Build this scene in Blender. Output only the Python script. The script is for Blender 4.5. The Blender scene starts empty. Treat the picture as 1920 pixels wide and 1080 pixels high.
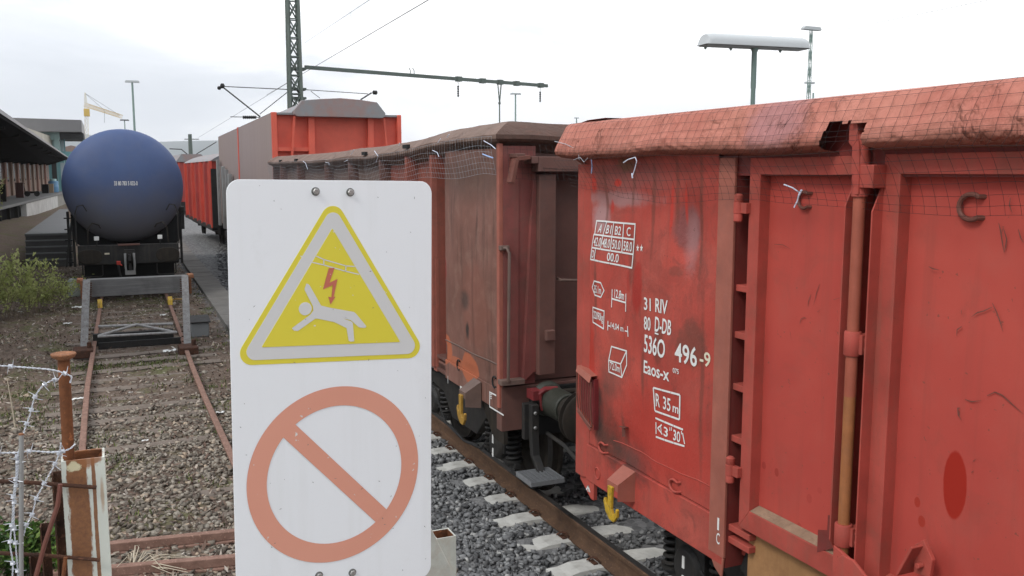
import bpy, bmesh, math, random
import numpy as np
from mathutils import Vector, Matrix
random.seed(7); RNG = np.random.default_rng(11)
SC = bpy.context.scene
COL = SC.collection
R_ = math.radians

# ------------------------------------------------------------------ camera
FPX = 1700.0; PITCH = math.atan(218/FPX); YAW = math.atan(768*math.cos(PITCH)/FPX); EYE = 3.0
cd = bpy.data.cameras.new('camera'); cam = bpy.data.objects.new('camera', cd); COL.objects.link(cam)
cd.sensor_width = 36; cd.lens = 36*FPX/1920; cd.clip_start = 0.05; cd.clip_end = 20000
cam.location = (0, 0, EYE); cam.rotation_euler = (math.pi/2-PITCH, 0, -YAW)
SC.camera = cam

# survey helpers: sight line of a photo point, met with a real plane
_F = Vector((math.sin(YAW)*math.cos(PITCH), math.cos(YAW)*math.cos(PITCH), -math.sin(PITCH)))
_R = Vector((math.cos(YAW), -math.sin(YAW), 0)); _U = Vector((math.sin(YAW)*math.sin(PITCH), math.cos(YAW)*math.sin(PITCH), math.cos(PITCH)))
_C = Vector((0, 0, EYE))
def ray(x, y): return _F+_R*((x-960)/FPX)-_U*((y-540)/FPX)
def hit(x, y, p, n):
    d = ray(x, y); n = Vector(n); return _C+d*(((Vector(p)-_C).dot(n))/d.dot(n))
def onX(x, y, X): return hit(x, y, (X, 0, 0), (1, 0, 0))
def onY(x, y, Y): return hit(x, y, (0, Y, 0), (0, 1, 0))
def onZ(x, y, Z): return hit(x, y, (0, 0, Z), (0, 0, 1))
def at(x, y, D): return _C+ray(x, y)*D

# ------------------------------------------------------------------ mesh builder
class MB:
    def __init__(s): s.v = []; s.f = []
    def add(s, vs, fs):
        o = len(s.v); s.v += [tuple(v) for v in vs]; s.f += [tuple(i+o for i in f) for f in fs]; return s
    def box(s, x0, x1, y0, y1, z0, z1):
        return s.add([(x0,y0,z0),(x1,y0,z0),(x1,y1,z0),(x0,y1,z0),(x0,y0,z1),(x1,y0,z1),(x1,y1,z1),(x0,y1,z1)],
                     [(0,3,2,1),(4,5,6,7),(0,1,5,4),(1,2,6,5),(2,3,7,6),(3,0,4,7)])
    def beam(s, p, q, w, h, up=(0,0,1)):
        p = Vector(p); q = Vector(q); d = (q-p).normalized(); up = Vector(up)
        a = d.cross(up)
        if a.length < 1e-4: a = d.cross(Vector((0,1,0)))
        a.normalize(); b = a.cross(d).normalized(); a = a*w/2; b = b*h/2
        return s.add([p-a-b,p+a-b,p+a+b,p-a+b,q-a-b,q+a-b,q+a+b,q-a+b],
                     [(3,2,1,0),(4,5,6,7),(0,1,5,4),(1,2,6,5),(2,3,7,6),(3,0,4,7)])
    def prism(s, poly, fn, t0, t1):
        n = len(poly)
        vs = [fn(a,b,t0) for a,b in poly]+[fn(a,b,t1) for a,b in poly]
        fs = [tuple(range(n-1,-1,-1)), tuple(range(n,2*n))]+[(i,(i+1)%n,n+(i+1)%n,n+i) for i in range(n)]
        return s.add(vs, fs)
    def tube(s, path, r, n=8, caps=True, closed=False):
        P = [Vector(p) for p in path]; m = len(P)
        rs = r if isinstance(r, (list,tuple)) else [r]*m
        vs = []; prev = None
        for i in range(m):
            if closed: t = P[(i+1)%m]-P[i-1]
            else: t = P[min(i+1,m-1)]-P[max(i-1,0)]
            if t.length < 1e-9: t = Vector((0,0,1))
            t.normalize()
            if prev is None:
                a = t.cross(Vector((0,0,1)))
                if a.length < 1e-3: a = t.cross(Vector((0,1,0)))
            else: a = prev-t*prev.dot(t)
            a.normalize(); prev = a; b = t.cross(a)
            for k in range(n):
                c = 2*math.pi*k/n; vs.append(P[i]+a*(math.cos(c)*rs[i])+b*(math.sin(c)*rs[i]))
        fs = []
        for i in range(m if closed else m-1):
            j = (i+1)%m
            for k in range(n): fs.append((i*n+k,i*n+(k+1)%n,j*n+(k+1)%n,j*n+k))
        if caps and not closed: fs += [tuple(range(n-1,-1,-1)), tuple((m-1)*n+k for k in range(n))]
        return s.add(vs, fs)
    def lathe(s, prof, o, axis, n=24, caps=True):
        o = Vector(o); ax = Vector(axis).normalized(); a = ax.cross(Vector((0,0,1)))
        if a.length < 1e-3: a = ax.cross(Vector((0,1,0)))
        a.normalize(); b = ax.cross(a); vs = []; m = len(prof)
        for r, h in prof:
            for k in range(n):
                c = 2*math.pi*k/n; vs.append(o+ax*h+a*(math.cos(c)*r)+b*(math.sin(c)*r))
        fs = [(i*n+k,i*n+(k+1)%n,(i+1)*n+(k+1)%n,(i+1)*n+k) for i in range(m-1) for k in range(n)]
        if caps: fs += [tuple(range(n-1,-1,-1)), tuple((m-1)*n+k for k in range(n))]
        return s.add(vs, fs)
    def grid(s, nu, nv, fn):
        vs = [fn(i/(nu-1), j/(nv-1)) for i in range(nu) for j in range(nv)]
        return s.add(vs, [(i*nv+j,i*nv+j+1,(i+1)*nv+j+1,(i+1)*nv+j) for i in range(nu-1) for j in range(nv-1)])
    def build(s, name, mat, parent=None, smooth=False, bevel=0, local=False, seg=2):
        me = bpy.data.meshes.new(name)
        vs = s.v
        if parent is not None and not local:
            M = FRAME[parent.name].inverted(); vs = [M @ Vector(v) for v in vs]
        me.from_pydata([tuple(v) for v in vs], [], s.f)
        bm = bmesh.new(); bm.from_mesh(me); bmesh.ops.recalc_face_normals(bm, faces=bm.faces); bm.to_mesh(me); bm.free()
        me.materials.append(mat)
        o = bpy.data.objects.new(name, me); COL.objects.link(o)
        if parent is not None: o.parent = parent; FRAME[o.name] = FRAME[parent.name]
        else: FRAME[o.name] = Matrix.Identity(4)
        if smooth:
            me.polygons.foreach_set('use_smooth', [True]*len(me.polygons))
            me.set_sharp_from_angle(angle=R_(38))
        if bevel:
            md = o.modifiers.new('bevel', 'BEVEL'); md.width = bevel; md.segments = seg; md.limit_method = 'ANGLE'; md.angle_limit = R_(40)
        return o
FRAME = {}
def tag(o, label, cat, group=None):
    o['label'] = label; o['category'] = cat
    if group: o['group'] = group
    return o
def thing(name, label, cat, loc=(0,0,0), rz=0, group=None):
    o = bpy.data.objects.new(name, None); COL.objects.link(o); o.empty_display_size = .2
    o.location = loc; o.rotation_euler = (0,0,rz); tag(o, label, cat, group)
    FRAME[o.name] = Matrix.Translation(Vector(loc)) @ Matrix.Rotation(rz, 4, 'Z')
    return o
def struct(o, kind='structure'): o['kind'] = kind; return o
def copy_tree(o, parent=None):
    c = o.copy(); COL.objects.link(c)
    if parent is not None: c.parent = parent
    for ch in list(o.children): copy_tree(ch, c)
    return c
def raw_mesh(name, V, Fc, mat, smooth=False, attr=None):
    """V (n,3) array, Fc (m,k) array"""
    me = bpy.data.meshes.new(name); m, k = Fc.shape
    me.vertices.add(len(V)); me.vertices.foreach_set('co', V.astype(np.float32).ravel())
    me.loops.add(m*k); me.loops.foreach_set('vertex_index', Fc.astype(np.int32).ravel())
    me.polygons.add(m); me.polygons.foreach_set('loop_start', np.arange(0, m*k, k, dtype=np.int32))
    try: me.polygons.foreach_set('loop_total', np.full(m, k, dtype=np.int32))
    except Exception: pass
    me.update(calc_edges=True); me.validate()
    if attr is not None:
        a = me.attributes.new('tint', 'FLOAT', 'POINT'); a.data.foreach_set('value', attr.astype(np.float32))
    if smooth: me.polygons.foreach_set('use_smooth', [True]*len(me.polygons))
    me.materials.append(mat)
    o = bpy.data.objects.new(name, me); COL.objects.link(o); FRAME[o.name] = Matrix.Identity(4)
    return o

# ------------------------------------------------------------------ materials
class NT:
    def __init__(s, name):
        s.m = bpy.data.materials.new(name); s.m.use_nodes = True; s.t = s.m.node_tree
        s.bsdf = s.t.nodes['Principled BSDF']; s.tc = s.t.nodes.new('ShaderNodeTexCoord'); s.obj = s.tc.outputs['Object']; s._xyz = None
    def n(s, t, **k):
        q = s.t.nodes.new(t)
        for a, b in k.items(): setattr(q, a, b)
        return q
    def put(s, sock, v):
        if isinstance(v, bpy.types.NodeSocket): s.t.links.new(v, sock)
        elif isinstance(v, (tuple, list)) and len(v) == 3 and sock.type == 'RGBA': sock.default_value = (*v, 1)
        else: sock.default_value = v
    def xyz(s):
        if s._xyz is None:
            q = s.n('ShaderNodeSeparateXYZ'); s.put(q.inputs[0], s.obj); s._xyz = q.outputs
        return s._xyz
    def scaled(s, sc, vec=None):
        q = s.n('ShaderNodeMapping'); s.put(q.inputs['Vector'], vec or s.obj); q.inputs['Scale'].default_value = sc; return q.outputs[0]
    def noise(s, scale, detail=4, rough=.55, vec=None, dist=0, col=False):
        q = s.n('ShaderNodeTexNoise'); s.put(q.inputs['Vector'], vec or s.obj)
        q.inputs['Scale'].default_value = scale; q.inputs['Detail'].default_value = detail; q.inputs['Roughness'].default_value = rough; q.inputs['Distortion'].default_value = dist
        return q.outputs['Color' if col else 'Fac']
    def voro(s, scale, vec=None, feat='F1', out='Distance'):
        q = s.n('ShaderNodeTexVoronoi', feature=feat); s.put(q.inputs['Vector'], vec or s.obj); q.inputs['Scale'].default_value = scale; return q.outputs[out]
    def ramp(s, fac, stops):
        q = s.n('ShaderNodeValToRGB'); s.put(q.inputs[0], fac); e = q.color_ramp.elements
        while len(e) < len(stops): e.new(.5)
        for el, (p, c) in zip(e, stops):
            el.position = p; el.color = (c, c, c, 1) if not isinstance(c, (tuple, list)) else (*c, 1)
        return q.outputs[0]
    def mix(s, fac, a, b, mode='MIX'):
        q = s.n('ShaderNodeMix', data_type='RGBA', blend_type=mode); s.put(q.inputs[0], fac); s.put(q.inputs[6], a); s.put(q.inputs[7], b); return q.outputs[2]
    def math(s, op, a, b=0., c=None, clamp=False):
        q = s.n('ShaderNodeMath', operation=op, use_clamp=clamp); s.put(q.inputs[0], a); s.put(q.inputs[1], b)
        if c is not None: s.put(q.inputs[2], c)
        return q.outputs[0]
    def attr(s, name):
        q = s.n('ShaderNodeAttribute', attribute_name=name); return q.outputs['Fac']
    def blob(s, cy, cz, ry, rz, soft=.25, amp=.6, ns=6, axes=(1,2)):
        X = s.xyz()
        a = s.math('DIVIDE', s.math('SUBTRACT', X[axes[0]], cy), ry); b = s.math('DIVIDE', s.math('SUBTRACT', X[axes[1]], cz), rz)
        d = s.math('SQRT', s.math('ADD', s.math('MULTIPLY', a, a), s.math('MULTIPLY', b, b)))
        if amp: d = s.math('ADD', d, s.math('MULTIPLY', s.math('SUBTRACT', s.noise(ns, 6, .72), .5), amp*2.2))
        q = s.n('ShaderNodeMapRange', interpolation_type='SMOOTHSTEP'); s.put(q.inputs[0], d)
        q.inputs[1].default_value = 1-soft; q.inputs[2].default_value = 1+soft; q.inputs[3].default_value = 1; q.inputs[4].default_value = 0
        return q.outputs[0]
    def end(s, color, rough=.6, bump=None, bs=.2, bd=.01, metal=0., spec=.5, normal=None):
        b = s.bsdf; s.put(b.inputs['Base Color'], color); s.put(b.inputs['Roughness'], rough); b.inputs['Metallic'].default_value = metal
        b.inputs['Specular IOR Level'].default_value = spec
        if bump is not None:
            q = s.n('ShaderNodeBump'); q.inputs['Strength'].default_value = bs; q.inputs['Distance'].default_value = bd; s.put(q.inputs['Height'], bump); s.t.links.new(q.outputs[0], b.inputs['Normal'])
        return s.m
def mul(c, k): return tuple(x*k for x in c)
def paint(name, base, dirt=(.10,.065,.05), amt=.5, scale=1.0, rough=.5, streak=True, chips=None, spec=.35, bs=.25):
    """weathered paint: tone drift, vertical run marks, grime, small chips"""
    t = NT(name)
    c = t.mix(t.ramp(t.noise(1.7*scale, 5, .6), [(.3,0),(.7,1)]), mul(base,.8), mul(base,1.1))
    g = t.ramp(t.noise(3.1*scale, 8, .68, dist=.4), [(.48,0),(.75,1)])
    c = t.mix(t.math('MULTIPLY', g, amt), c, dirt)
    if streak:
        st = t.ramp(t.noise(9*scale, 5, .6, vec=t.scaled((1,1,.06))), [(.5,0),(.72,1)])
        c = t.mix(t.math('MULTIPLY', st, amt*.55), c, mul(dirt,1.25))
    sp = t.ramp(t.noise(55*scale, 2, .5), [(.69,0),(.74,1)])
    c = t.mix(t.math('MULTIPLY', sp, .5), c, chips or mul(dirt,.6))
    h = t.math('ADD', t.noise(2.2*scale, 3, .5), t.math('MULTIPLY', t.noise(70*scale, 3, .6), .12))
    r = t.math('ADD', t.math('MULTIPLY', t.noise(5*scale, 4), .25), rough-.12)
    return t.end(c, r, h, bs, .02, spec=spec)
def plain(name, base, rough=.6, var=.12, scale=6, metal=0, bs=.1, spec=.4):
    t = NT(name); c = t.mix(t.noise(scale, 5, .6), mul(base,1-var), mul(base,1+var))
    return t.end(c, rough, t.noise(scale*8, 4, .6), bs, .004, metal=metal, spec=spec)

RED = (.46,.078,.058)
M = {}
def mat_signwhite():
    t = NT('sign_white'); c = t.mix(t.noise(2.5, 4), (.83,.845,.855), (.86,.875,.885))
    st = t.ramp(t.noise(16, 5, .6, vec=t.scaled((1,1,.07))), [(.55,0),(.8,1)]); c = t.mix(t.math('MULTIPLY', st, .22), c, (.62,.62,.58))
    sm_ = t.ramp(t.noise(7, 7, .75), [(.58,0),(.72,1)]); c = t.mix(t.math('MULTIPLY', sm_, .16), c, (.60,.60,.57))
    return t.end(c, .33, t.noise(3, 2), .05, .01, spec=.45)
M['sign_white'] = mat_signwhite()
def sign_ink(name, base, base2):
    t = NT(name); c = t.mix(t.noise(4, 4), base, base2)
    sp = t.ramp(t.noise(90, 2), [(.72,0),(.75,1)]); return t.end(t.mix(sp, c, (.68,.66,.62)), .45)
M['sign_yellow'] = sign_ink('sign_yellow', (.70,.60,.045), (.76,.65,.06))
M['sign_red'] = sign_ink('sign_red', (.68,.29,.20), (.74,.35,.25))
M['sign_bolt_red'] = sign_ink('sign_bolt_red', (.53,.14,.09), (.55,.16,.10))
M['sign_grey'] = sign_ink('sign_grey', (.63,.625,.61), (.67,.665,.65))
M['bolt'] = plain('bolt', (.42,.41,.39), .35, .3, 40, metal=.8)
M['washer'] = plain('washer', (.2,.2,.19), .5, .4, 40, metal=.5)
M['white'] = plain('white', (.75,.75,.72), .55, .12, 30)
M['cream_letter'] = plain('cream_letter', (.72,.66,.5), .55, .12, 30)
M['black'] = plain('black', (.005,.005,.005), .8, .4, 8)
M['dark'] = plain('dark', (.014,.0135,.013), .7, .4, 5, bs=.3)
M['dark_steel'] = paint('dark_steel', (.024,.023,.022), (.055,.045,.035), .5, 2, .6, spec=.3)
M['grime'] = paint('grime', (.026,.022,.018), (.055,.042,.03), .6, 2, .8, spec=.2)
M['galv'] = plain('galv', (.42,.45,.48), .5, .18, 30, metal=.5, bs=.1)
M['wire'] = plain('wire', (.62,.64,.68), .4, .15, 60, metal=.45)
M['net'] = plain('net', (.022,.02,.02), .6, .6, 40)
M['tie'] = plain('tie', (.72,.78,.9), .4, .1, 20)
M['blue_tie'] = plain('blue_tie', (.35,.5,.8), .4, .1, 20)
M['yellow_hook'] = paint('yellow_hook', (.60,.38,.03), (.13,.075,.03), .75, 9, .4)
M['gold_hook'] = paint('gold_hook', (.42,.24,.04), (.10,.06,.03), .6, 6, .5)
M['green_mast'] = paint('green_mast', (.115,.145,.125), (.10,.09,.075), .5, 1, .6)
M['lamp_green'] = plain('lamp_green', (.22,.30,.27), .55, .12, 2)
M['lamp_hood'] = plain('lamp_hood', (.50,.52,.52), .5, .06, 3)
M['lamp_under'] = plain('lamp_under', (.35,.36,.35), .6, .1, 3)
M['grey_paint'] = paint('grey_paint', (.30,.30,.29), (.12,.09,.07), .35, 1, .5)

def mat_rust(name, a=(.23,.085,.035), b=(.09,.04,.022), sc=14):
    t = NT(name); n = t.noise(sc, 8, .7); c = t.mix(t.ramp(n, [(.35,0),(.65,1)]), b, a)
    c = t.mix(t.ramp(t.noise(sc*6, 3), [(.6,0),(.7,1)]), c, mul(a,1.5)); return t.end(c, .85, t.noise(sc*5, 6, .7), .5, .006, spec=.2)
M['rust'] = mat_rust('rust'); M['rust_pale'] = mat_rust('rust_pale', (.34,.15,.075), (.17,.085,.05), 45)
M['rust_dark'] = mat_rust('rust_dark', (.11,.05,.03), (.045,.026,.02), 20)
M['rail_rust'] = mat_rust('rail_rust', (.29,.175,.135), (.19,.11,.083), 9)
M['rail_main'] = mat_rust('rail_main', (.13,.075,.045), (.075,.045,.03), 7)
M['rail_top'] = plain('rail_top', (.10,.095,.09), .35, .3, 20, metal=.7)

def mat_wall1():
    t = NT('wagon_wall_red'); X = t.xyz()
    c = t.mix(t.ramp(t.noise(1.5, 5, .6), [(.3,0),(.7,1)]), (.38,.058,.044), (.49,.086,.062))
    fade = t.ramp(t.noise(2.4, 4, .6, dist=.6), [(.45,0),(.7,1)])
    c = t.mix(t.math('MULTIPLY', fade, .45), c, (.42,.125,.092))
    st = t.ramp(t.noise(10, 5, .6, vec=t.scaled((1,1,.08))), [(.5,0),(.75,1)])
    c = t.mix(t.math('MULTIPLY', st, .40), c, (.20,.065,.05))
    gr = t.ramp(t.noise(5.5, 8, .75, dist=.8), [(.52,0),(.66,1)]); c = t.mix(t.math('MULTIPLY', gr, .55), c, (.16,.055,.044)); g2 = t.ramp(t.noise(2.2, 7, .7, dist=1.), [(.5,0),(.6,1)]); c = t.mix(t.math('MULTIPLY', g2, .4), c, (.27,.06,.046))
    # (world y minus 5.64, z): blots in the paint, plus one painted shadow by the label holder
    def bl(a, col, *p, **k):
        nonlocal c
        c = t.mix(t.math('MULTIPLY', t.blob(*p, **k), a), c, col)
    bl(.85, (.36,.19,.18), -.50, 2.83, .42, .045, soft=.5, amp=.8, ns=7)          # pale rubbed paint under the rim
    bl(.8, (.40,.25,.245), -.27, 2.70, .10, .10, soft=.5, amp=.6, ns=9)
    bl(.6, (.20,.085,.075), -.55, 2.96, .6, .09, soft=.6, amp=.8, ns=8)
    bl(.85, (.22,.08,.075), -1.28, 2.68, .12, .13, soft=.35, amp=.5, ns=10)
    bl(.5, (.38,.21,.205), -1.33, 2.62, .06, .16, soft=.6, amp=.6, ns=12)
    bl(.9, (.50,.045,.03), -.50, 2.93, .05, .025, soft=.3, amp=.7, ns=16)
    bl(.85, (.52,.05,.035), -1.13, 2.78, .014, .14, soft=.5, amp=.5, ns=12)
    bl(.85, (.52,.05,.035), -1.26, 2.82, .012, .10, soft=.5, amp=.5, ns=12)
    bl(.85, (.50,.05,.035), -.19, 2.92, .03, .06, soft=.4, amp=.6, ns=14)
    bl(.85, (.50,.05,.035), -.42, 2.77, .03, .04, soft=.4, amp=.6, ns=14)
    bl(.75, (.42,.04,.025), -.18, 1.72, .06, .24, soft=.3, amp=.6, ns=7)
    bl(.9, (.48,.05,.02), -.17, 1.50, .07, .09, soft=.4, amp=.6, ns=9)
    bl(.8, (.36,.032,.024), -.80, 2.28, .06, .16, soft=.25, amp=.6, ns=8)
    bl(.6, (.36,.035,.026), -.69, 2.31, .03, .07, soft=.25, amp=.4, ns=9)
    bl(.7, (.17,.055,.04), -1.05, 1.95, .055, .13, soft=.2, amp=.5, ns=10)
    bl(.75, (.18,.062,.046), -1.37, 2.02, .13, .13, soft=.25, amp=.8, ns=9)
    bl(.5, (.15,.06,.045), -1.2, 2.42, .06, .03, soft=.3, amp=.8, ns=9)
    bl(.9, (.085,.045,.034), -.42, 1.28, .20, .22, soft=.6, amp=1., ns=6)
    bl(.8, (.06,.045,.038), -.75, 1.14, .22, .12, soft=.5, amp=.9, ns=7)
    bl(.85, (.04,.032,.028), -.30, 1.36, .06, .18, soft=.5, amp=.7, ns=8)  # soft shadow of the label holder, painted into the wall colour
    bl(.55, (.13,.07,.055), -.45, 1.58, .12, .14, soft=.7, amp=.8, ns=6)
    bl(.5, (.10,.06,.045), -.72, 2.44, .04, .16, soft=.6, amp=.9, ns=11)
    bl(.6, (.09,.07,.03), -.62, 3.05, .10, .05, soft=.4, amp=.8, ns=16)
    bl(.75, (.45,.048,.034), -1.05, 1.38, .5, .25, soft=.7, amp=.8, ns=4)
    for yy, z0, ln in ((-.33,3.08,.5),(-.72,3.09,.35),(-.95,3.09,.6),(-1.18,3.08,.4),(-1.42,3.08,.7),(-.62,1.42,.25),(-1.47,2.2,.9),(-.24,2.4,.5),(-.88,1.9,.3)):
        c = t.mix(t.math('MULTIPLY', t.blob(yy, z0-ln*.45, .018, ln*.55, soft=.6, amp=.7, ns=11), .6), c, (.15,.055,.04))
    sp = t.ramp(t.noise(48, 2), [(.70,0),(.73,1)]); c = t.mix(t.math('MULTIPLY', sp, .55), c, (.10,.05,.04))
    sc = t.ramp(t.noise(26, 3, .6, vec=t.scaled((1,1,.35)), dist=2.), [(.495,0),(.5,1),(.505,0)])
    c = t.mix(t.math('MULTIPLY', sc, .18), c, (.55,.25,.2))
    h = t.math('ADD', t.noise(1.6, 3, .5), t.math('MULTIPLY', t.noise(60, 3), .06))
    h = t.math('SUBTRACT', h, t.math('MULTIPLY', t.blob(-1.33, 2.65, .11, .2, soft=.6, amp=.4), .5))
    h = t.math('SUBTRACT', h, t.math('MULTIPLY', t.blob(-.32, 2.78, .16, .18, soft=.7, amp=.4), .5))
    h = t.math('ADD', h, t.math('MULTIPLY', t.blob(-.62, 1.2, .3, .16, soft=.7, amp=.3), .5))
    return t.end(c, t.math('ADD', t.math('MULTIPLY', t.noise(6), .2), .55), h, .6, .05, spec=.16)
M['wall1'] = mat_wall1()
def mat_door(name, spots=()):
    t = NT(name)
    c = t.mix(t.ramp(t.noise(1.2, 4, .6), [(.3,0),(.7,1)]), (.41,.060,.047), (.49,.084,.062))
    c = t.mix(t.math('MULTIPLY', t.ramp(t.noise(4, 6, .65), [(.5,0),(.75,1)]), .25), c, (.36,.11,.085))
    st = t.ramp(t.noise(12, 5, .6, vec=t.scaled((1,1,.05))), [(.55,0),(.75,1)])
    c = t.mix(t.math('MULTIPLY', st, .28), c, (.22,.065,.048)); g2 = t.ramp(t.noise(3.2, 8, .72, dist=.8), [(.54,0),(.68,1)]); c = t.mix(t.math('MULTIPLY', g2, .32), c, (.29,.075,.055))
    for cy, cz, ry, rz, col, a in spots: c = t.mix(t.math('MULTIPLY', t.blob(cy, cz, ry, rz, soft=.06, amp=.1, ns=5), a), c, col)
    sp = t.ramp(t.noise(38, 2), [(.71,0),(.735,1)]); c = t.mix(t.math('MULTIPLY', sp, .6), c, (.13,.07,.05))
    return t.end(c, t.math('ADD', t.math('MULTIPLY', t.noise(7), .2), .52), t.math('ADD', t.noise(1.8, 3), t.math('MULTIPLY', t.noise(80, 3),   .06)), .25, .02, spec=.16)
DR = (.34,.022,.012)
Y1 = 5.64
def spot(px, py, wpx, hpx, X=3.115):
    a = onX(px, py, X); b = onX(px+wpx/2, py, X); c = onX(px, py+hpx/2, X)
    return (a.y-Y1, a.z, abs(b.y-a.y), abs(c.z-a.z))
M['door1'] = mat_door('door_red', [spot(1790,910,46,128)+(DR,.95), spot(1718,942,12,20)+((.36,.035,.02),.8), spot(1726,978,14,22)+((.36,.035,.02),.8),
    spot(1455,886,8,16)+((.30,.04,.03),.7), spot(1497,987,8,14)+((.30,.04,.03),.5), spot(1517,935,10,18)+((.36,.05,.04),.5), spot(1536,920,9,12)+((.36,.05,.04),.4), spot(1430,873,8,14)+((.25,.03,.025),.5)])
M['frame1'] = paint('frame_red', (.42,.080,.060), (.22,.085,.062), .6, 2.2, .6, spec=.16)
M['pillar1'] = paint('pillar_faded', (.36,.118,.082), (.27,.105,.08), .6, 3, .6, chips=(.50,.06,.04))
M['rim1'] = None
def mat_rim(name, a, b, dirt):
    t = NT(name); c = t.mix(t.ramp(t.noise(2.5, 6, .65), [(.3,0),(.7,1)]), a, b)
    W_ = t.noise(1.1, 3, .5, col=True)
    c = t.mix(t.math('MULTIPLY', t.ramp(t.noise(7, 7, .7, dist=.6), [(.5,0),(.72,1)]), .5), c, dirt)
    c = t.mix(t.math('MULTIPLY', t.blob(-2.1, 3.24, .20, .16, soft=.5, amp=.7, ns=8), .6), c, (.40,.21,.22))
    cr = t.ramp(t.noise(2.6, 5, .6, vec=t.scaled((1,1.,.6)), dist=.25), [(.47,0),(.5,1),(.53,0)]); cr = t.math('MULTIPLY', cr, t.ramp(t.noise(1.6, 2), [(.5,0),(.62,1)]))
    c = t.mix(t.math('MULTIPLY', cr, .28), c, mul(dirt,.9))
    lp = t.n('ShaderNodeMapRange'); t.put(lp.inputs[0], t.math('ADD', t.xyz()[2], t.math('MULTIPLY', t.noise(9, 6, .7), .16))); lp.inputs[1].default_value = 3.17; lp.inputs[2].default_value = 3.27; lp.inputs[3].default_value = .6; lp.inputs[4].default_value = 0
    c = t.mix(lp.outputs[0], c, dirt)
    h = t.math('ADD', t.noise(4.5, 6, .6, vec=t.scaled((1,1,.6)), dist=.4), t.math('MULTIPLY', cr, -.3))
    return t.end(c, .72, h, .9, .05, spec=.15)
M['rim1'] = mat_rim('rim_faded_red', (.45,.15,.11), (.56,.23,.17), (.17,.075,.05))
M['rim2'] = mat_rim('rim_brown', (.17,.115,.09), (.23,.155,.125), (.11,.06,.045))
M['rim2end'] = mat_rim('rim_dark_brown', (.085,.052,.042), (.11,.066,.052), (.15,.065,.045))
M['brown2'] = None
def mat_wall2():
    t = NT('wagon_wall_brown')
    c = t.mix(t.ramp(t.noise(1.3, 5, .6), [(.3,0),(.7,1)]), (.165,.080,.060), (.24,.115,.088))
    c = t.mix(t.math('MULTIPLY', t.ramp(t.noise(5, 7, .7, dist=.5), [(.5,0),(.72,1)]), .5), c, (.31,.19,.145))
    st = t.ramp(t.noise(12, 5, .6, vec=t.scaled((1,1,.1)), dist=.3), [(.52,0),(.72,1)])
    c = t.mix(t.math('MULTIPLY', st, .7), c, (.07,.04,.032))
    def bl(a, col, *p, **k):
        nonlocal c
        c = t.mix(t.math('MULTIPLY', t.blob(*p, **k), a), c, col)
    bl(.95, (.44,.13,.062), 1.42, 1.20, .14, .15, soft=.08, amp=.25, ns=5)
    bl(.95, (.44,.13,.062), .75, 1.14, .22, .15, soft=.08, amp=.25, ns=5)
    bl(.8, (.42,.125,.06), 1.1, 1.12, .3, .05, soft=.1, amp=.2, ns=5)
    bl(.25, (.30,.10,.065), .58, 1.75, .34, .42, soft=.25, amp=.6, ns=3)
    bl(.9, (.03,.028,.025), .78, 1.50, .05, .07, soft=.5, amp=.6, ns=12)
    bl(.7, (.05,.042,.036), .85, 1.78, .12, .08, soft=.6, amp=.8, ns=10)
    bl(.7, (.30,.04,.04), 1.45, 2.02, .04, .12, soft=.4, amp=.6, ns=12)
    bl(.5, (.07,.05,.04), .7, 2.95, .7, .2, soft=.7, amp=.8, ns=5)
    return t.end(c, .6, t.math('ADD', t.noise(1.6, 3), t.math('MULTIPLY', t.noise(50, 3), .08)), .5, .04, spec=.3)
M['wall2'] = mat_wall2()
M['brown2'] = paint('brown_paint', (.155,.075,.06), (.09,.058,.05), .6, 2, .55)
M['brown2red'] = paint('brown_red_paint', (.24,.072,.062), (.14,.075,.06), .7, 2, .55)
M['bay2red'] = paint('bay_red', (.29,.085,.058), (.12,.06,.045), .6, 2, .6)
M['bay2brown'] = paint('bay_brown', (.16,.105,.085), (.08,.055,.045), .6, 2, .6)
M['maroon'] = paint('maroon', (.20,.03,.032), (.06,.03,.03), .5, 4, .4)
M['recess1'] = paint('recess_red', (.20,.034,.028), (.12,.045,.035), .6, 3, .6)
M['tan'] = paint('tan_rust', (.36,.19,.08), (.20,.09,.04), .6, 3, .7)
M['orange_rod'] = paint('orange_rod', (.36,.135,.05), (.20,.09,.045), .5, 4, .5)
M['red_rod'] = paint('red_rod', (.38,.10,.06), (.30,.085,.05), .5, 4, .5)
M['hook_brown'] = paint('hook_brown', (.17,.062,.045), (.11,.05,.035), .5, 6, .6)
M['dust'] = paint('dust_ledge', (.30,.20,.13), (.13,.08,.055), .6, 6, .85)
M['red3'] = paint('box_end_red', (.70,.125,.078), (.55,.11,.075), .35, .8, .5)
M['side3'] = None
def mat_side3():
    t = NT('grey_brown_side'); v = t.scaled((1,1,.05))
    c = t.mix(t.noise(2, 4, .5, vec=v), (.27,.20,.178), (.345,.27,.24)); c = t.mix(t.math('MULTIPLY', t.noise(.6, 4), .4), c, (.33,.235,.21))
    ln = t.math('FRACT', t.math('MULTIPLY', t.xyz()[1], 2.9)); ln = t.math('LESS_THAN', ln, .05)
    return t.end(t.mix(t.math('MULTIPLY', ln, .3), c, (.10,.08,.07)), .6, t.noise(20, 3, vec=v), .2, .01)
M['side3'] = mat_side3()
def mat_roof3():
    t = NT('grey_roof'); n = t.noise(1.4, 5, .6); c = t.mix(t.ramp(n, [(.45,0),(.65,1)]), (.23,.235,.24), (.30,.185,.165)); return t.end(c, .6, n, .1, .02)
M['roof3'] = mat_roof3()
M['red4'] = paint('bright_red', (.52,.065,.04), (.32,.045,.04), .4, .7, .45)
M['red4b'] = paint('dull_red', (.36,.05,.042), (.2,.04,.035), .5, .7, .5)

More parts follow.
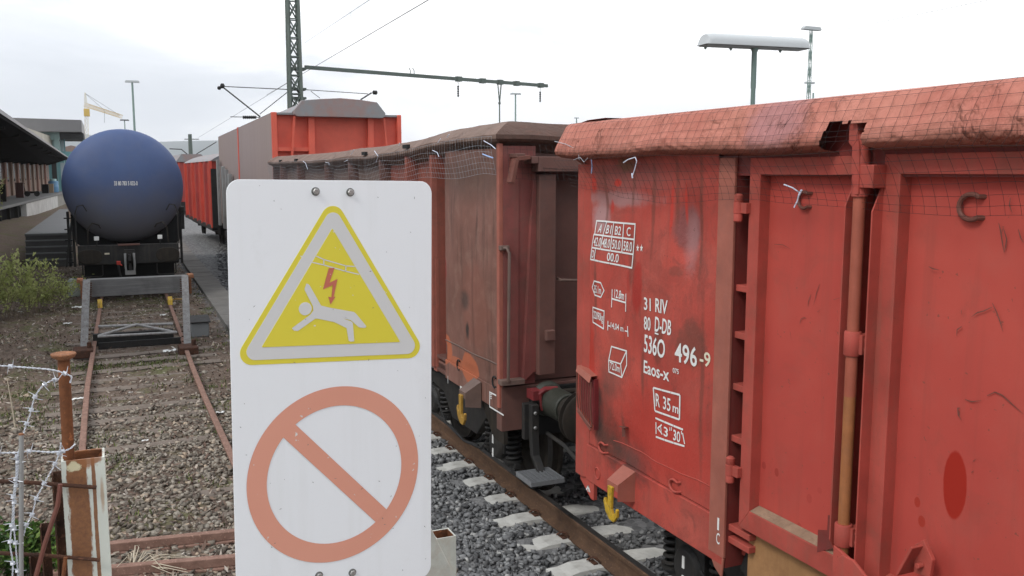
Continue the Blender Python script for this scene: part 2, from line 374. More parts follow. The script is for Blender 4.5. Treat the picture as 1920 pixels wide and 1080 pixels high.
def mat_tank():
    t = NT('tank_blue'); X = t.xyz()
    c = t.mix(t.ramp(t.noise(1.1, 5, .6), [(.3,0),(.7,1)]), (.045,.075,.180), (.060,.098,.215))
    c = t.mix(t.math('MULTIPLY', t.ramp(t.noise(3, 6, .65), [(.45,0),(.75,1)]), .25), c, (.11,.12,.17))
    # road dust film low on the shell, a grey patch with a ragged upper edge
    d = t.math('ADD', X[2], t.math('MULTIPLY', t.noise(.9, 4), -1.1)); q = t.n('ShaderNodeMapRange', interpolation_type='SMOOTHSTEP'); t.put(q.inputs[0], d)
    q.inputs[1].default_value = .85; q.inputs[2].default_value = 2.5; q.inputs[3].default_value = .95; q.inputs[4].default_value = 0
    c = t.mix(q.outputs[0], c, (.125,.12,.122))
    return t.end(c, .58, t.noise(1.5, 3), .1, .03, spec=.4)
M['tank'] = mat_tank()
def mat_whitepost():
    t = NT('post_rusty_white'); X = t.xyz()
    c = t.mix(t.noise(8, 4), (.60,.62,.54), (.66,.68,.61))
    def run(cx, w, a, top=0.):
        nonlocal c
        d = t.math('ABSOLUTE', t.math('SUBTRACT', X[0], cx)); d = t.math('ADD', d, t.math('MULTIPLY', t.math('SUBTRACT', t.noise(60, 6, .75, vec=t.scaled((1,1,.2))), .5), w*1.6))
        q = t.n('ShaderNodeMapRange', interpolation_type='SMOOTHSTEP'); t.put(q.inputs[0], d); q.inputs[1].default_value = w*.88; q.inputs[2].default_value = w*1.08; q.inputs[3].default_value = a; q.inputs[4].default_value = 0
        c = t.mix(q.outputs[0], c, t.mix(t.ramp(t.noise(110, 7, .8), [(.3,0),(.7,1)]), (.14,.046,.017), (.31,.125,.036)))
    run(-.0107, .0175, .97); run(.0165, .0033, .95)
    v = t.blob(.010, 2.462, .024, .018, soft=.25, amp=.9, ns=70, axes=(0,2)); c = t.mix(t.math('MULTIPLY', v, .9), c, (.30,.12,.045))
    v = t.blob(.030, 2.385, .003, .03, soft=.5, amp=.7, ns=50, axes=(0,2)); c = t.mix(t.math('MULTIPLY', v, .6), c, (.36,.17,.05))
    v = t.blob(-.016, 2.447, .012, .009, soft=.2, amp=1., ns=90, axes=(0,2)); c = t.mix(v, c, (.62,.56,.36))
    return t.end(c, .6, t.noise(60, 5), .3, .003)
M['whitepost'] = mat_whitepost()
M['whitepost2'] = paint('post_cream', (.60,.61,.54), (.36,.2,.1), .3, 8, .6)

def mat_ground():
    t = NT('ground'); X = t.xyz()
    n1 = t.noise(.35, 6, .65); n2 = t.noise(2.4, 7, .7); n3 = t.noise(19, 5, .7)
    brown = t.mix(n2, (.075,.054,.042), (.21,.155,.12)); brown = t.mix(t.math('MULTIPLY', t.ramp(n3, [(.5,0),(.7,1)]), .6), brown, (.36,.30,.245))
    brown = t.mix(t.math('MULTIPLY', t.ramp(t.noise(.9, 6, .7), [(.52,0),(.64,1)]), .7), brown, (.12,.135,.05))
    stone = t.mix(t.voro(16, out='Color'), (.07,.07,.07), (.27,.265,.26)); vd = t.voro(16)
    q = t.n('ShaderNodeMapRange'); t.put(q.inputs[0], t.math('ADD', X[0], t.math('MULTIPLY', n2, .8))); q.inputs[1].default_value = 2.3; q.inputs[2].default_value = 2.7
    c = t.mix(q.outputs[0], brown, stone)
    return t.end(c, .95, t.math('ADD', n3, t.math('MULTIPLY', vd, .7)), .6, .05, spec=.15)
M['ground'] = mat_ground()
def mat_tint(name, stops, rough=.85, var=.35, sc=25, spec=.2):
    t = NT(name); c = t.ramp(t.attr('tint'), stops); c = t.mix(t.math('MULTIPLY', t.noise(sc, 5, .65), var), c, mul(stops[0][1], .6)); return t.end(c, rough, t.noise(sc*2.5, 4, .6), .25, .004, spec=spec)
M['ballast'] = mat_tint('ballast', [(0,(.085,.085,.086)),(.45,(.20,.20,.20)),(.8,(.31,.31,.305)),(1,(.52,.51,.48))])
M['oldstone'] = mat_tint('oldstone', [(0,(.11,.09,.072)),(.4,(.27,.235,.19)),(.7,(.41,.365,.30)),(1,(.56,.43,.31))])
M['litter'] = mat_tint('litter', [(0,(.07,.045,.035)),(.4,(.19,.125,.095)),(.75,(.34,.255,.19)),(1,(.58,.52,.45))])
M['leaf'] = mat_tint('leaf', [(0,(.26,.30,.10)),(.5,(.42,.46,.17)),(1,(.62,.63,.30))], .6, .2)
for k_ in ('leaf',):      # thin spring leaves let light through
    q_ = M[k_].node_tree; b_ = q_.nodes['Principled BSDF']; tr_ = q_.nodes.new('ShaderNodeBsdfTranslucent'); q_.links.new(b_.inputs['Base Color'].links[0].from_socket, tr_.inputs['Color'])
    mx_ = q_.nodes.new('ShaderNodeMixShader'); mx_.inputs[0].default_value = .42; q_.links.new(b_.outputs[0], mx_.inputs[1]); q_.links.new(tr_.outputs[0], mx_.inputs[2]); q_.links.new(mx_.outputs[0], q_.nodes['Material Output'].inputs['Surface'])
M['ivy'] = mat_tint('ivy', [(0,(.02,.05,.012)),(.5,(.045,.10,.02)),(1,(.16,.23,.04))], .5, .2)
M['weed'] = mat_tint('weed', [(0,(.06,.075,.025)),(.5,(.10,.13,.035)),(1,(.18,.20,.06))], .7, .2)
M['twig'] = plain('twig', (.16,.12,.085), .8, .3, 30)
M['straw'] = plain('straw', (.52,.45,.34), .7, .2, 20)
M['concrete'] = paint('concrete', (.54,.53,.49), (.25,.23,.2), .5, 3, .9, streak=False, spec=.15)
M['concrete_side'] = paint('concrete_old', (.28,.27,.245), (.15,.14,.12), .6, 1, .9, spec=.15)
M['trough'] = paint('trough', (.20,.19,.175), (.13,.115,.10), .6, 1, .9, streak=False, spec=.15)
def mat_wood(name, a, b):
    t = NT(name); v = t.scaled((.35,6,6)); c = t.mix(t.noise(6, 7, .7, vec=v), a, b); c = t.mix(t.math('MULTIPLY', t.ramp(t.noise(3, 6), [(.5,0),(.7,1)]), .4), c, mul(a,.7)); return t.end(c, .85, t.noise(14, 6, .7, vec=v), .5, .01, spec=.15)
M['wood'] = mat_wood('grey_wood', (.075,.073,.07), (.25,.245,.24)); M['oldsleeper'] = mat_wood('old_sleeper', (.15,.12,.098), (.26,.215,.18))
M['strut'] = paint('strut_grey', (.24,.235,.23), (.09,.065,.05), .9, 5, .7, spec=.2)
M['white_tube'] = paint('white_tube', (.38,.37,.36), (.12,.09,.075), .8, 8, .6)
M['shed_wall'] = paint('shed_wall', (.24,.17,.14), (.19,.14,.12), .5, .3, .8)
M['pilaster'] = paint('pilaster', (.26,.19,.15), (.26,.16,.12), .6, .5, .8)
M['pilaster_pink'] = paint('pilaster_pink', (.27,.155,.12), (.25,.13,.10), .6, .5, .8)
M['cream_wall'] = paint('cream_wall', (.45,.42,.35), (.3,.26,.21), .4, .3, .8)
M['pale_wall'] = paint('pale_wall', (.52,.52,.50), (.30,.29,.27), .5, .5, .85)
M['teal'] = plain('teal', (.16,.36,.38), .5, .12, 1); M['teal_pale'] = plain('teal_pale', (.38,.55,.53), .5, .1, 1); M['teal_dark'] = plain('teal_dark', (.10,.26,.29), .5, .12, 1)
M['roof_grey'] = plain('roof_grey', (.17,.165,.165), .7, .1, 1); M['roof_edge'] = plain('roof_edge', (.30,.29,.285), .6, .1, .5); M['soffit'] = plain('soffit', (.05,.05,.048), .8, .2, 1)
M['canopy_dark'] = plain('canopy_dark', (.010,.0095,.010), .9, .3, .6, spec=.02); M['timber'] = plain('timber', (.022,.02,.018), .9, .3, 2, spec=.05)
M['glass'] = plain('glass', (.45,.55,.58), .12, .2, .4, spec=.8); M['shed_glass'] = plain('shed_glass', (.05,.055,.05), .25, .3, 1)
M['crane'] = plain('crane', (.62,.42,.09), .5, .15, .5); M['crane_pale'] = plain('crane_pale', (.62,.56,.42), .5, .1, .5)
M['hill'] = plain('hill', (.07,.09,.075), .95, .5, .004)
M['step'] = plain('step', (.095,.09,.085), .75, .25, 3); M['step_edge'] = plain('step_edge', (.19,.19,.185), .75, .15, 3); M['deck'] = plain('deck', (.16,.16,.158), .8, .12, 1.5)
M['greenish'] = paint('buffer_green', (.035,.037,.028), (.05,.05,.04), .5, 3, .5)
M['canister'] = plain('canister', (.42,.46,.40), .35, .1, 6); M['grating'] = plain('grating', (.22,.225,.23), .5, .3, 30, metal=.3); M['sheet_grey'] = plain('sheet_grey', (.24,.25,.25), .5, .15, 4)
M['brownbox'] = plain('brownbox', (.075,.03,.025), .6, .2, 2); M['barrel_blue'] = plain('barrel_blue', (.12,.26,.42), .5, .2, 2); M['pallet'] = plain('pallet', (.35,.27,.18), .8, .2, 3)
M['redvalve'] = plain('redvalve', (.50,.05,.035), .5, .2, 8)

# ------------------------------------------------------------------ light
SUN_AZ = R_(248); SUN_EL = R_(46)     # compass bearing from +Y towards +X
w = bpy.data.worlds.new('World'); SC.world = w; w.use_nodes = True; wt = w.node_tree; wt.nodes.clear()
def wn(t, **k):
    q = wt.nodes.new(t)
    for a, b in k.items(): setattr(q, a, b)
    return q
sky = wn('ShaderNodeTexSky', sky_type='NISHITA'); sky.sun_disc = False; sky.sun_elevation = SUN_EL; sky.sun_rotation = SUN_AZ; sky.dust_density = 2
b1 = wn('ShaderNodeBackground'); b1.inputs[1].default_value = .1; wt.links.new(sky.outputs[0], b1.inputs[0])
tc = wn('ShaderNodeTexCoord'); mp = wn('ShaderNodeMapping'); mp.inputs['Scale'].default_value = (1.0,1.0,3.2); wt.links.new(tc.outputs['Generated'], mp.inputs[0])
nz = wn('ShaderNodeTexNoise'); nz.inputs['Scale'].default_value = 2.6; nz.inputs['Detail'].default_value = 7; nz.inputs['Roughness'].default_value = .55; nz.inputs['Distortion'].default_value = .35; wt.links.new(mp.outputs[0], nz.inputs['Vector'])
dt = wn('ShaderNodeVectorMath', operation='DOT_PRODUCT'); wt.links.new(tc.outputs['Generated'], dt.inputs[0]); dt.inputs[1].default_value = (.82,.3,-.35)
ad = wn('ShaderNodeMath', operation='MULTIPLY_ADD'); wt.links.new(dt.outputs['Value'], ad.inputs[0]); ad.inputs[1].default_value = .42; wt.links.new(nz.outputs['Fac'], ad.inputs[2])
rp = wn('ShaderNodeValToRGB'); wt.links.new(ad.outputs[0], rp.inputs[0]); e = rp.color_ramp.elements
e[0].position = .40; e[0].color = (.64,.685,.75,1); e[1].position = .70; e[1].color = (1.42,1.41,1.40,1)
el = e.new(.58); el.color = (.90,.93,.98,1)
sx = wn('ShaderNodeSeparateXYZ'); wt.links.new(tc.outputs['Generated'], sx.inputs[0])
zr = wn('ShaderNodeMapRange'); wt.links.new(sx.outputs[2], zr.inputs[0]); zr.inputs[1].default_value = .2; zr.inputs[2].default_value = 1.; zr.inputs[3].default_value = 1.; zr.inputs[4].default_value = 1.3   # an overcast sky is brighter overhead
b2 = wn('ShaderNodeBackground'); wt.links.new(rp.outputs[0], b2.inputs[0]); wt.links.new(zr.outputs[0], b2.inputs[1])
mx = wn('ShaderNodeMixShader'); mx.inputs[0].default_value = .96; wt.links.new(b1.outputs[0], mx.inputs[1]); wt.links.new(b2.outputs[0], mx.inputs[2])
wo = wn('ShaderNodeOutputWorld'); wt.links.new(mx.outputs[0], wo.inputs[0])
sl = bpy.data.lights.new('sun', 'SUN'); sl.energy = 1.25; sl.angle = R_(16); sl.color = (1,.97,.93)
so = bpy.data.objects.new('sun', sl); COL.objects.link(so)
sd = Vector((math.sin(SUN_AZ)*math.cos(SUN_EL), math.cos(SUN_AZ)*math.cos(SUN_EL), math.sin(SUN_EL)))
so.rotation_euler = sd.to_track_quat('Z', 'Y').to_euler(); so.location = sd*50
SC.view_settings.view_transform = 'Standard'; SC.view_settings.look = 'None'; SC.view_settings.exposure = .54; SC.view_settings.gamma = 1

# ------------------------------------------------------------------ ground
def axis(lo, a, b, hi, step, grow=1.35):
    xs = list(np.arange(a, b+1e-6, step)); d = step; x = a; L = []
    while x > lo: d *= grow; x -= d; L.append(max(x, lo))
    d = step; x = b; Rr = []
    while x < hi: d *= grow; x += d; Rr.append(min(x, hi))
    return np.array(L[::-1]+xs+Rr)
def vnoise(x, y, s, seed=0):
    """smooth value noise on arrays"""
    x = x*s; y = y*s; xi = np.floor(x).astype(int); yi = np.floor(y).astype(int); fx = x-xi; fy = y-yi
    fx = fx*fx*(3-2*fx); fy = fy*fy*(3-2*fy)
    h = lambda a, b: (np.sin(a*127.1+b*311.7+seed*74.7)*43758.5453) % 1.0
    return (h(xi,yi)*(1-fx)+h(xi+1,yi)*fx)*(1-fy)+(h(xi,yi+1)*(1-fx)+h(xi+1,yi+1)*fx)*fy-.5
def ground_z(x, y):
    near = np.clip(1-(np.hypot(x-1, y-15)-35)/30, 0, 1)
    z = -.205+near*(vnoise(x,y,.6)*.05+vnoise(x,y,2.2,3)*.035+vnoise(x,y,6,5)*.018)
    bed = np.clip(1-np.abs(x-4.36)/1.9, 0, 1); z = z+near*np.clip(bed*3, 0, 1)*(.012-near*vnoise(x,y,.6)*.04)
    left = np.clip((-x-2.2)/3, 0, 1)*np.clip((y-18)/12, 0, 1)*np.clip((140-y)/30, 0, 1); z = z+left*.55*near
    return z
gx = axis(-5000, -9, 8, 5000, .13, 1.3); gy = axis(-5000, 3, 42, 5000, .16, 1.3)
GX, GY = np.meshgrid(gx, gy, indexing='ij'); GZ = ground_z(GX, GY)
nx, ny = GX.shape; idx = np.arange(nx*ny).reshape(nx, ny)
FQ = np.stack([idx[:-1,:-1], idx[1:,:-1], idx[1:,1:], idx[:-1,1:]], -1).reshape(-1, 4)
g = struct(raw_mesh('ground', np.stack([GX,GY,GZ], -1).reshape(-1,3), FQ, M['ground'], True))

# irregular stones: one jittered icosahedron per stone, hundreds of different ones
phi = (1+5**.5)/2
ICO = np.array([(-1,phi,0),(1,phi,0),(-1,-phi,0),(1,-phi,0),(0,-1,phi),(0,1,phi),(0,-1,-phi),(0,1,-phi),(phi,0,-1),(phi,0,1),(-phi,0,-1),(-phi,0,1)])/math.hypot(1,phi)
ICF = np.array([(0,11,5),(0,5,1),(0,1,7),(0,7,10),(0,10,11),(1,5,9),(5,11,4),(11,10,2),(10,7,6),(7,1,8),(3,9,4),(3,4,2),(3,2,6),(3,6,8),(3,8,9),(4,9,5),(2,4,11),(6,2,10),(8,6,7),(9,8,1)])
CUB = np.array([(x,y,z) for z in (-1,1) for y in (-1,1) for x in (-1,1)])*.62
CUF = np.array([(0,2,3),(0,3,1),(4,5,7),(4,7,6),(0,1,5),(0,5,4),(2,6,7),(2,7,3),(0,4,6),(0,6,2),(1,3,7),(1,7,5)])
def stones(name, P, size, mat, flat=(.55,.95)):
    n = len(P); base = CUB[None]+RNG.uniform(-.42,.42,(n,8,3))
    sc = np.stack([RNG.uniform(.7,1.6,n), RNG.uniform(.6,1.15,n), RNG.uniform(*flat,n)], -1)*size[:,None]
    v = base*sc[:,None,:]
    a = RNG.uniform(0,2*np.pi,n); b = RNG.normal(0,.8,n); ca, sa, cb, sb = np.cos(a), np.sin(a), np.cos(b), np.sin(b)
    x, y, z = v[...,0], v[...,1], v[...,2]; y2 = y*cb[:,None]-z*sb[:,None]; z2 = y*sb[:,None]+z*cb[:,None]
    v = np.stack([x*ca[:,None]-y2*sa[:,None], x*sa[:,None]+y2*ca[:,None], z2], -1)+P[:,None,:]
    t = np.repeat(RNG.beta(1.4,1.8,n), 8)
    F = (CUF[None]+(np.arange(n)*8)[:,None,None]).reshape(-1,3)
    return struct(raw_mesh(name, v.reshape(-1,3), F, mat, False, t), 'stuff')
def scat(n, x0, x1, y0, y1, power=1.0):
    x = RNG.uniform(x0, x1, n); u = RNG.uniform(0, 1, n)**power; y = y0+(y1-y0)*u; return x, y
def trackX(y): return 4.36+np.clip(np.asarray(y, float)-7,0,None)**2*.0019     # the main line bends gently to the right
def sideX(y): return .385+np.clip(np.asarray(y, float)-14,0,None)*.018
SLEEP = [4.5+.558*k for k in range(48)]
def main_stones():
    Ps = []; Ss = []
    for n, y0, y1, pw, s0, s1 in ((24000,4.2,13,1.25,.014,.033),(6500,13,26,1.2,.03,.05),(3500,26,46,1.,.04,.065)):
        x, y = scat(n, -2.15, 1.3, y0, y1, pw); x = x+trackX(y)
        d = np.min(np.abs(y[:,None]-np.array(SLEEP)[None]), 1); on = (d < .145) & (np.abs(x-trackX(y)) < 1.26)
        rail = np.abs(np.abs(x-trackX(y))-.755) < .07
        trough = (x < sideXtrough(y)+.42) & (y > 12)
        keep = ~(on | rail | trough); x, y = x[keep], y[keep]
        s = RNG.uniform(s0, s1, len(x)); Ps.append(np.stack([x, y, ground_z(x,y)+s*.15+RNG.uniform(-.01,.022,len(x))], -1)); Ss.append(s)
    return np.concatenate(Ps), np.concatenate(Ss)
def sideXtrough(y): return 1.40+.038*(np.asarray(y, float)-4)
P, S = main_stones(); stones('track_ballast', P, S, M['ballast'])
# weathered stones on the siding, thinning out with distance under dirt
x, y = scat(19000, -3.0, 2.45, 6.0, 13.5, 1.25); k = RNG.uniform(0,1,len(x)) < np.clip(1.35-(y-8)/7, .25, 1)
x, y = x[k], y[k]; s = RNG.uniform(.014, .036, len(x)); P = np.stack([x, y, ground_z(x,y)+s*.1+RNG.uniform(-.008,.015,len(x))], -1)
x2, y2 = scat(6000, -7, 2.3, 10, 34, 1.2); s2 = RNG.uniform(.018,.05,len(x2))*RNG.choice([.6,1,1.2],len(x2)); P2 = np.stack([x2, y2, ground_z(x2,y2)-.004], -1)
stones('weathered_stones', np.concatenate([P,P2]), np.concatenate([s,s2]), M['oldstone'], (.4,.8))
# dead leaves, bits of bark and twigs: flat flakes
def flakes(name, X, Y, Z, ln, wd, mat, tilt=.5, up=False):
    n = len(X); a = RNG.uniform(0,2*np.pi,n); t1 = RNG.normal(0,tilt,n); t2 = RNG.normal(0,tilt,n)
    d = np.stack([np.cos(a), np.sin(a), np.sin(t1)], -1)*ln[:,None]; e = np.stack([-np.sin(a), np.cos(a), np.sin(t2)], -1)*wd[:,None]
    if up: d = d*.5+np.array([0,0,1])*ln[:,None]*.9
    c = np.stack([X,Y,Z], -1); V = np.stack([c-d, c-d*.1+e, c+d, c+d*.05-e], 1).reshape(-1,3)
    F = (np.arange(n)*4)[:,None]+np.arange(4)[None]
    return struct(raw_mesh(name, V, F, mat, False, np.repeat(RNG.uniform(0,1,n)**1.3, 4)), 'stuff')
x, y = scat(42000, -8, 2.4, 7.0, 36, 1.5); n = len(x)
flakes('leaf_litter', x, y, ground_z(x,y)+RNG.uniform(.004,.035,n), RNG.uniform(.012,.05,n), RNG.uniform(.004,.018,n), M['litter'])
# low weeds and moss tufts
cx, cy = scat(420, -7, 2.2, 8, 32, 1.1); X = []; Y = []
for a, b in list(zip(cx, cy))+[(.3+random.uniform(-.7,1.0), 16.2+random.uniform(-.5,.5)) for _ in range(50)]+[(-.7+random.uniform(-.7,.4),15+random.uniform(-2.5,2.5)) for _ in range(40)]:
    m = random.randint(10, 40); X += list(np.random.default_rng(m).normal(a,.09,m)); Y += list(np.random.default_rng(m+99).normal(b,.09,m))
X = np.array(X); Y = np.array(Y); n = len(X)
flakes('low_weeds', X, Y, ground_z(X,Y)+RNG.uniform(.01,.05,n), RNG.uniform(.012,.035,n), RNG.uniform(.004,.010,n), M['weed'], .4, True)

# ------------------------------------------------------------------ tracks
RP = [(-.075,-.172),(.075,-.172),(.075,-.160),(.014,-.140),(.010,-.125),(.010,-.048),(.036,-.036),(.036,-.006),(.028,0),(-.028,0),(-.036,-.006),(-.036,-.036),(-.010,-.048),(-.010,-.125),(-.014,-.140),(-.075,-.160)]
def rail(name, cxf, off, y0, y1, dz, mat, step=2.0):
    ys = list(np.arange(y0, y1, step))+[y1]; mb = MB(); m = len(RP); vs = []
    for yy in ys: vs += [(float(cxf(yy))+off+a, yy, b+dz) for a, b in RP]
    fs = [(i*m+k, i*m+(k+1)%m, (i+1)*m+(k+1)%m, (i+1)*m+k) for i in range(len(ys)-1) for k in range(m)]
    fs += [tuple(range(m-1,-1,-1)), tuple((len(ys)-1)*m+k for k in range(m))]
    return mb.add(vs, fs).build(name, mat)
for off, lab in ((-.755,'brown rail nearest the sign under the red wagons'), (.755,'far rail hidden deep beneath the red wagons')):
    r = thing('rail', lab, 'rail', (float(trackX(2))+off, 2, 0), 0, 'rails of the wagon track')
    rl = rail('rail_profile', trackX, off, -4, 120, 0, M['rail_main']); rl.parent = r; rl.location = (-(float(trackX(2))+off), -2, 0)
    mb = MB(); ys = list(np.arange(-4, 120, 2))
    for a, b in zip(ys[:-1], ys[1:]):
        xa, xb = float(trackX(a))+off, float(trackX(b))+off
        mb.add([(xa-.026,a,.0015),(xa+.026,a,.0015),(xb+.026,b,.0015),(xb-.026,b,.0015)], [(0,1,2,3)])
    mb.build('running_surface', M['rail_top'], r)
for off, lab in ((-.755,'left rusty rail of the overgrown siding'), (.755,'right rusty rail of the overgrown siding, ending behind the sign')):
    tag(rail('siding_rail', sideX, off, 9.2 if off > 0 else 8.4, 75, -.10, M['rail_rust']), lab, 'rail', 'rails of the siding')
# concrete sleepers
def sleeper_proto():
    mb = MB(); prof = []
    def fn(u, v):
        x = -1.25+2.5*u
        dz = -.045*max(0, 1-abs(x)/.45)+(-.02 if abs(x) > 1.1 else 0)
        a = 2*math.pi*0; yv = [-.15,-.12,-.105,-.02,.02,.105,.12,.15][int(round(v*7))]; zv = [-.22,-.06,.0,.004,.004,.0,-.06,-.22][int(round(v*7))]
        return (x, yv, zv+dz)
    mb.grid(26, 8, fn); 
    for e in (0, 25):
        o = len(mb.v)-26*8; mb.f.append(tuple(e*8+j for j in range(8)))
    return mb
sp = sleeper_proto(); clipm = []
proto = thing('concrete_sleeper', 'x', 'sleeper', (0,0,0), 0, 'concrete sleepers of the wagon track')
sp.build('sleeper_body', M['concrete'], proto, local=True)
for s_ in (-.755,.755):
    for q in (-1,1):
        mb = MB(); mb.tube([(s_+q*.08,-.05,.012),(s_+q*.10,-.02,.05),(s_+q*.14,.0,.05),(s_+q*.15,.04,.02),(s_+q*.09,.05,.03),(s_+q*.07,.02,.02)], .009, 6)
        mb.box(s_+q*.115-.02, s_+q*.115+.02, -.045, .045, -.01, .014); mb.build('rail_clip', M['rust_dark'], proto, local=True)
for i, yy in enumerate(SLEEP):
    o = proto if i == 0 else copy_tree(proto)
    o.location = (float(trackX(yy))+random.uniform(-.02,.02), yy, -.168); o.rotation_euler = (0,0,-math.atan(.0038*max(0,yy-7))+random.uniform(-.012,.012))
    o['label'] = 'pale concrete sleeper with rusty clips in grey ballast under the wagon track'
# old half-buried siding sleepers
osl = None
for i, yy in enumerate([8.6+.66*k for k in range(22)]):
    if osl is None:
        mb = MB(); mb.grid(14, 4, lambda u, v: (-1.25+2.5*u, -.12+.24*v, (.0 if .1 < v < .9 else -.02)+random.uniform(-.008,.008))); mb.box(-1.24,1.24,-.115,.115,-.2,-.03)
        osl = o = mb.build('siding_sleeper', M['oldsleeper'])
    else: o = osl.copy(); COL.objects.link(o)
    o.location = (float(sideX(yy)), yy, -.194+random.uniform(-.018,.014)); o.rotation_euler = (random.uniform(-.03,.03), random.uniform(-.012,.012), random.uniform(-.02,.02))
    tag(o, 'weathered brown sleeper half buried in the siding gravel', 'sleeper', 'old sleepers of the siding')
# two loose reddish steel beams lying across the siding near the posts
for (a, b, lab) in (((215,1024),(400,1005),'short reddish steel beam lying across the siding gravel, the farther one'), ((250,1066),(432,1050),'long reddish steel beam lying across the gravel beside straw tuft')):
    p = onZ(*a, -.14); q = onZ(*b, -.14); d = (q-p).normalized(); mb = MB()
    mb.beam(p-d*(.1 if a[0] < 230 else .6), q+d*.7, .075, .075); mb.beam(p-d*(.1 if a[0] < 230 else .6)-Vector((0,0,.05)), q+d*.7-Vector((0,0,.05)), .13, .022)
    tag(mb.build('steel_beam', M['rail_rust'], None, bevel=.006), lab, 'beam', 'beams lying on the siding')
# concrete cable trough between the tracks
mb = MB(); nseg = 44
for k in range(nseg):
    ya = 11.5+k*1.0; p = lambda t: float(sideXtrough(t))
    L1 = onZ(337,482,-.1); L2 = onZ(400,573,-.1)
    sl_ = (L1.x-L2.x)/(L1.y-L2.y); xl = lambda t: L2.x+(t-L2.y)*sl_
    a0, a1 = xl(ya+.006), xl(ya+.994); dz = random.uniform(-.012,.012)
    mb.add([(a0,ya+.006,-.3),(a0+.58,ya+.006,-.3),(a1+.58,ya+.994,-.3),(a1,ya+.994,-.3),(a0,ya+.006,-.1+dz),(a0+.58,ya+.006,-.1+dz),(a1+.58,ya+.994,-.1+dz),(a1,ya+.994,-.1+dz)],
           [(0,3,2,1),(4,5,6,7),(0,1,5,4),(1,2,6,5),(2,3,7,6),(3,0,4,7)])
struct(mb.build('path', M['trough'], None, bevel=.01))

# ------------------------------------------------------------------ lettering and flat marks on the wagon sides
def text_pts(s, bold=.0):
    c = bpy.data.curves.new('t', 'FONT'); c.body = s; c.offset = bold; c.resolution_u = 3
    o = bpy.data.objects.new('t', c); COL.objects.link(o)
    dg = bpy.context.evaluated_depsgraph_get(); me = bpy.data.meshes.new_from_object(o.evaluated_get(dg))
    V = [(v.co.x, v.co.y) for v in me.vertices]; Fc = [tuple(p.vertices) for p in me.polygons]
    bpy.data.objects.remove(o); bpy.data.curves.remove(c); bpy.data.meshes.remove(me)
    return V, Fc
def put_text(mb, s, bl, tr, fn, bold=.012):
    """fit the text's own box into the box bl..tr of a plane; fn maps plane (a,b) to 3-D"""
    V, Fc = text_pts(s, bold); xs = [v[0] for v in V]; ys = [v[1] for v in V]
    x0, x1, y0, y1 = min(xs), max(xs), min(ys), max(ys)
    mb.add([fn(bl[0]+(a-x0)/(x1-x0)*(tr[0]-bl[0]), bl[1]+(b-y0)/(y1-y0)*(tr[1]-bl[1])) for a, b in V], Fc)
def strip(mb, pts, wd, fn, closed=False):
    n = len(pts)
    for i in range(n if closed else n-1):
        a = Vector(pts[i]); b = Vector(pts[(i+1)%n]); d = (b-a); 
        if d.length < 1e-6: continue
        d.normalize(); p = Vector((-d.y, d.x))*wd/2; e = d*wd*.35
        mb.add([fn(*(a-e-p)), fn(*(b+e-p)), fn(*(b+e+p)), fn(*(a-e+p))], [(0,1,2,3)])

# ================================================================== WAGON 1 (right, red open wagon)
XW = 3.06
W1 = thing('open_goods_wagon', 'red steel open goods wagon with white stencil lettering, nearest on the right', 'freight wagon', (4.36, Y1, 0), 0, 'goods wagons on the curved track')
def A(px, py, X=XW): p = onX(px, py, X); return (p.y, p.z)
END1 = Y1-12.84
# body shell: walls are grids so the plates can bulge
def wall_panel(y0, y1, z0, z1, xf, ny, nz):
    mb = MB()
    mb.grid(ny, nz, lambda u, v: (xf(y0+(y1-y0)*u, z0+(z1-z0)*v), y0+(y1-y0)*u, z0+(z1-z0)*v)); return mb
def bulge(y, z):
    fy = (y-4.06)/(5.50-4.06); fz = (z-1.1)/(3.05-1.1); d = 0
    if 0 < fy < 1 and 0 < fz < 1: d += .028*math.sin(math.pi*fy)**.7*math.sin(math.pi*fz)**.7
    d -= .035*math.exp(-((y-4.33)/.12)**2-((z-2.66)/.17)**2)
    d -= .03*math.exp(-((y-5.33)/.12)**2-((z-2.75)/.14)**2)
    d -= .03*math.exp(-((y-4.95)/.25)**2-((z-1.22)/.13)**2)
    d += .008*math.sin(y*9+z*4)*math.sin(z*6)
    if z > 2.95: d += .02*(z-2.95)/.15
    return XW-d
wall_panel(4.05, 5.49, 1.085, 3.115, bulge, 60, 70).build('wall', M['wall1'], W1, True)
mb = MB(); mb.box(3.18, 5.54, END1, 5.50, .95, 1.08); mb.box(3.30,5.5,END1,5.40,1.08,1.10)
mb.build('floor', M['dark_steel'], W1)
mb = MB(); mb.box(3.155, 3.19, END1, 3.95, 1.05, 3.10); mb.box(5.52,5.62,END1,5.6,.82,3.12); mb.box(3.12,5.6,5.50,5.58,.85,3.12); mb.box(3.12,5.6,END1,END1+.08,.85,3.12); mb.box(3.19,3.21,3.95,5.5,1.0,3.10)
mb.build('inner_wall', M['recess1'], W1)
MB().grid(60, 14, lambda u, v: (3.22+2.3*v, END1+.1+12.6*u, 2.6+.25*math.sin(u*40)*math.sin(v*9)+random.uniform(-.09,.09))).build('scrap_load', M['rust_dark'], W1)
# corner flange
mb = MB(); mb.add([(3.035,Y1,.83),(3.035,Y1,3.05),(3.03,5.545,3.05),(3.03,5.545,.83),(3.06,5.485,3.05),(3.06,5.485,.83)], [(0,1,2,3),(3,2,4,5)])
mb.add([(3.035,Y1,.83),(3.035,Y1,3.05),(3.16,Y1+.0,3.05),(3.16,Y1,.83)], [(0,1,2,3)]); mb.box(3.07,3.16,5.50,5.635,.83,3.1)
mb.build('corner_post', M['frame1'], W1, bevel=.004)
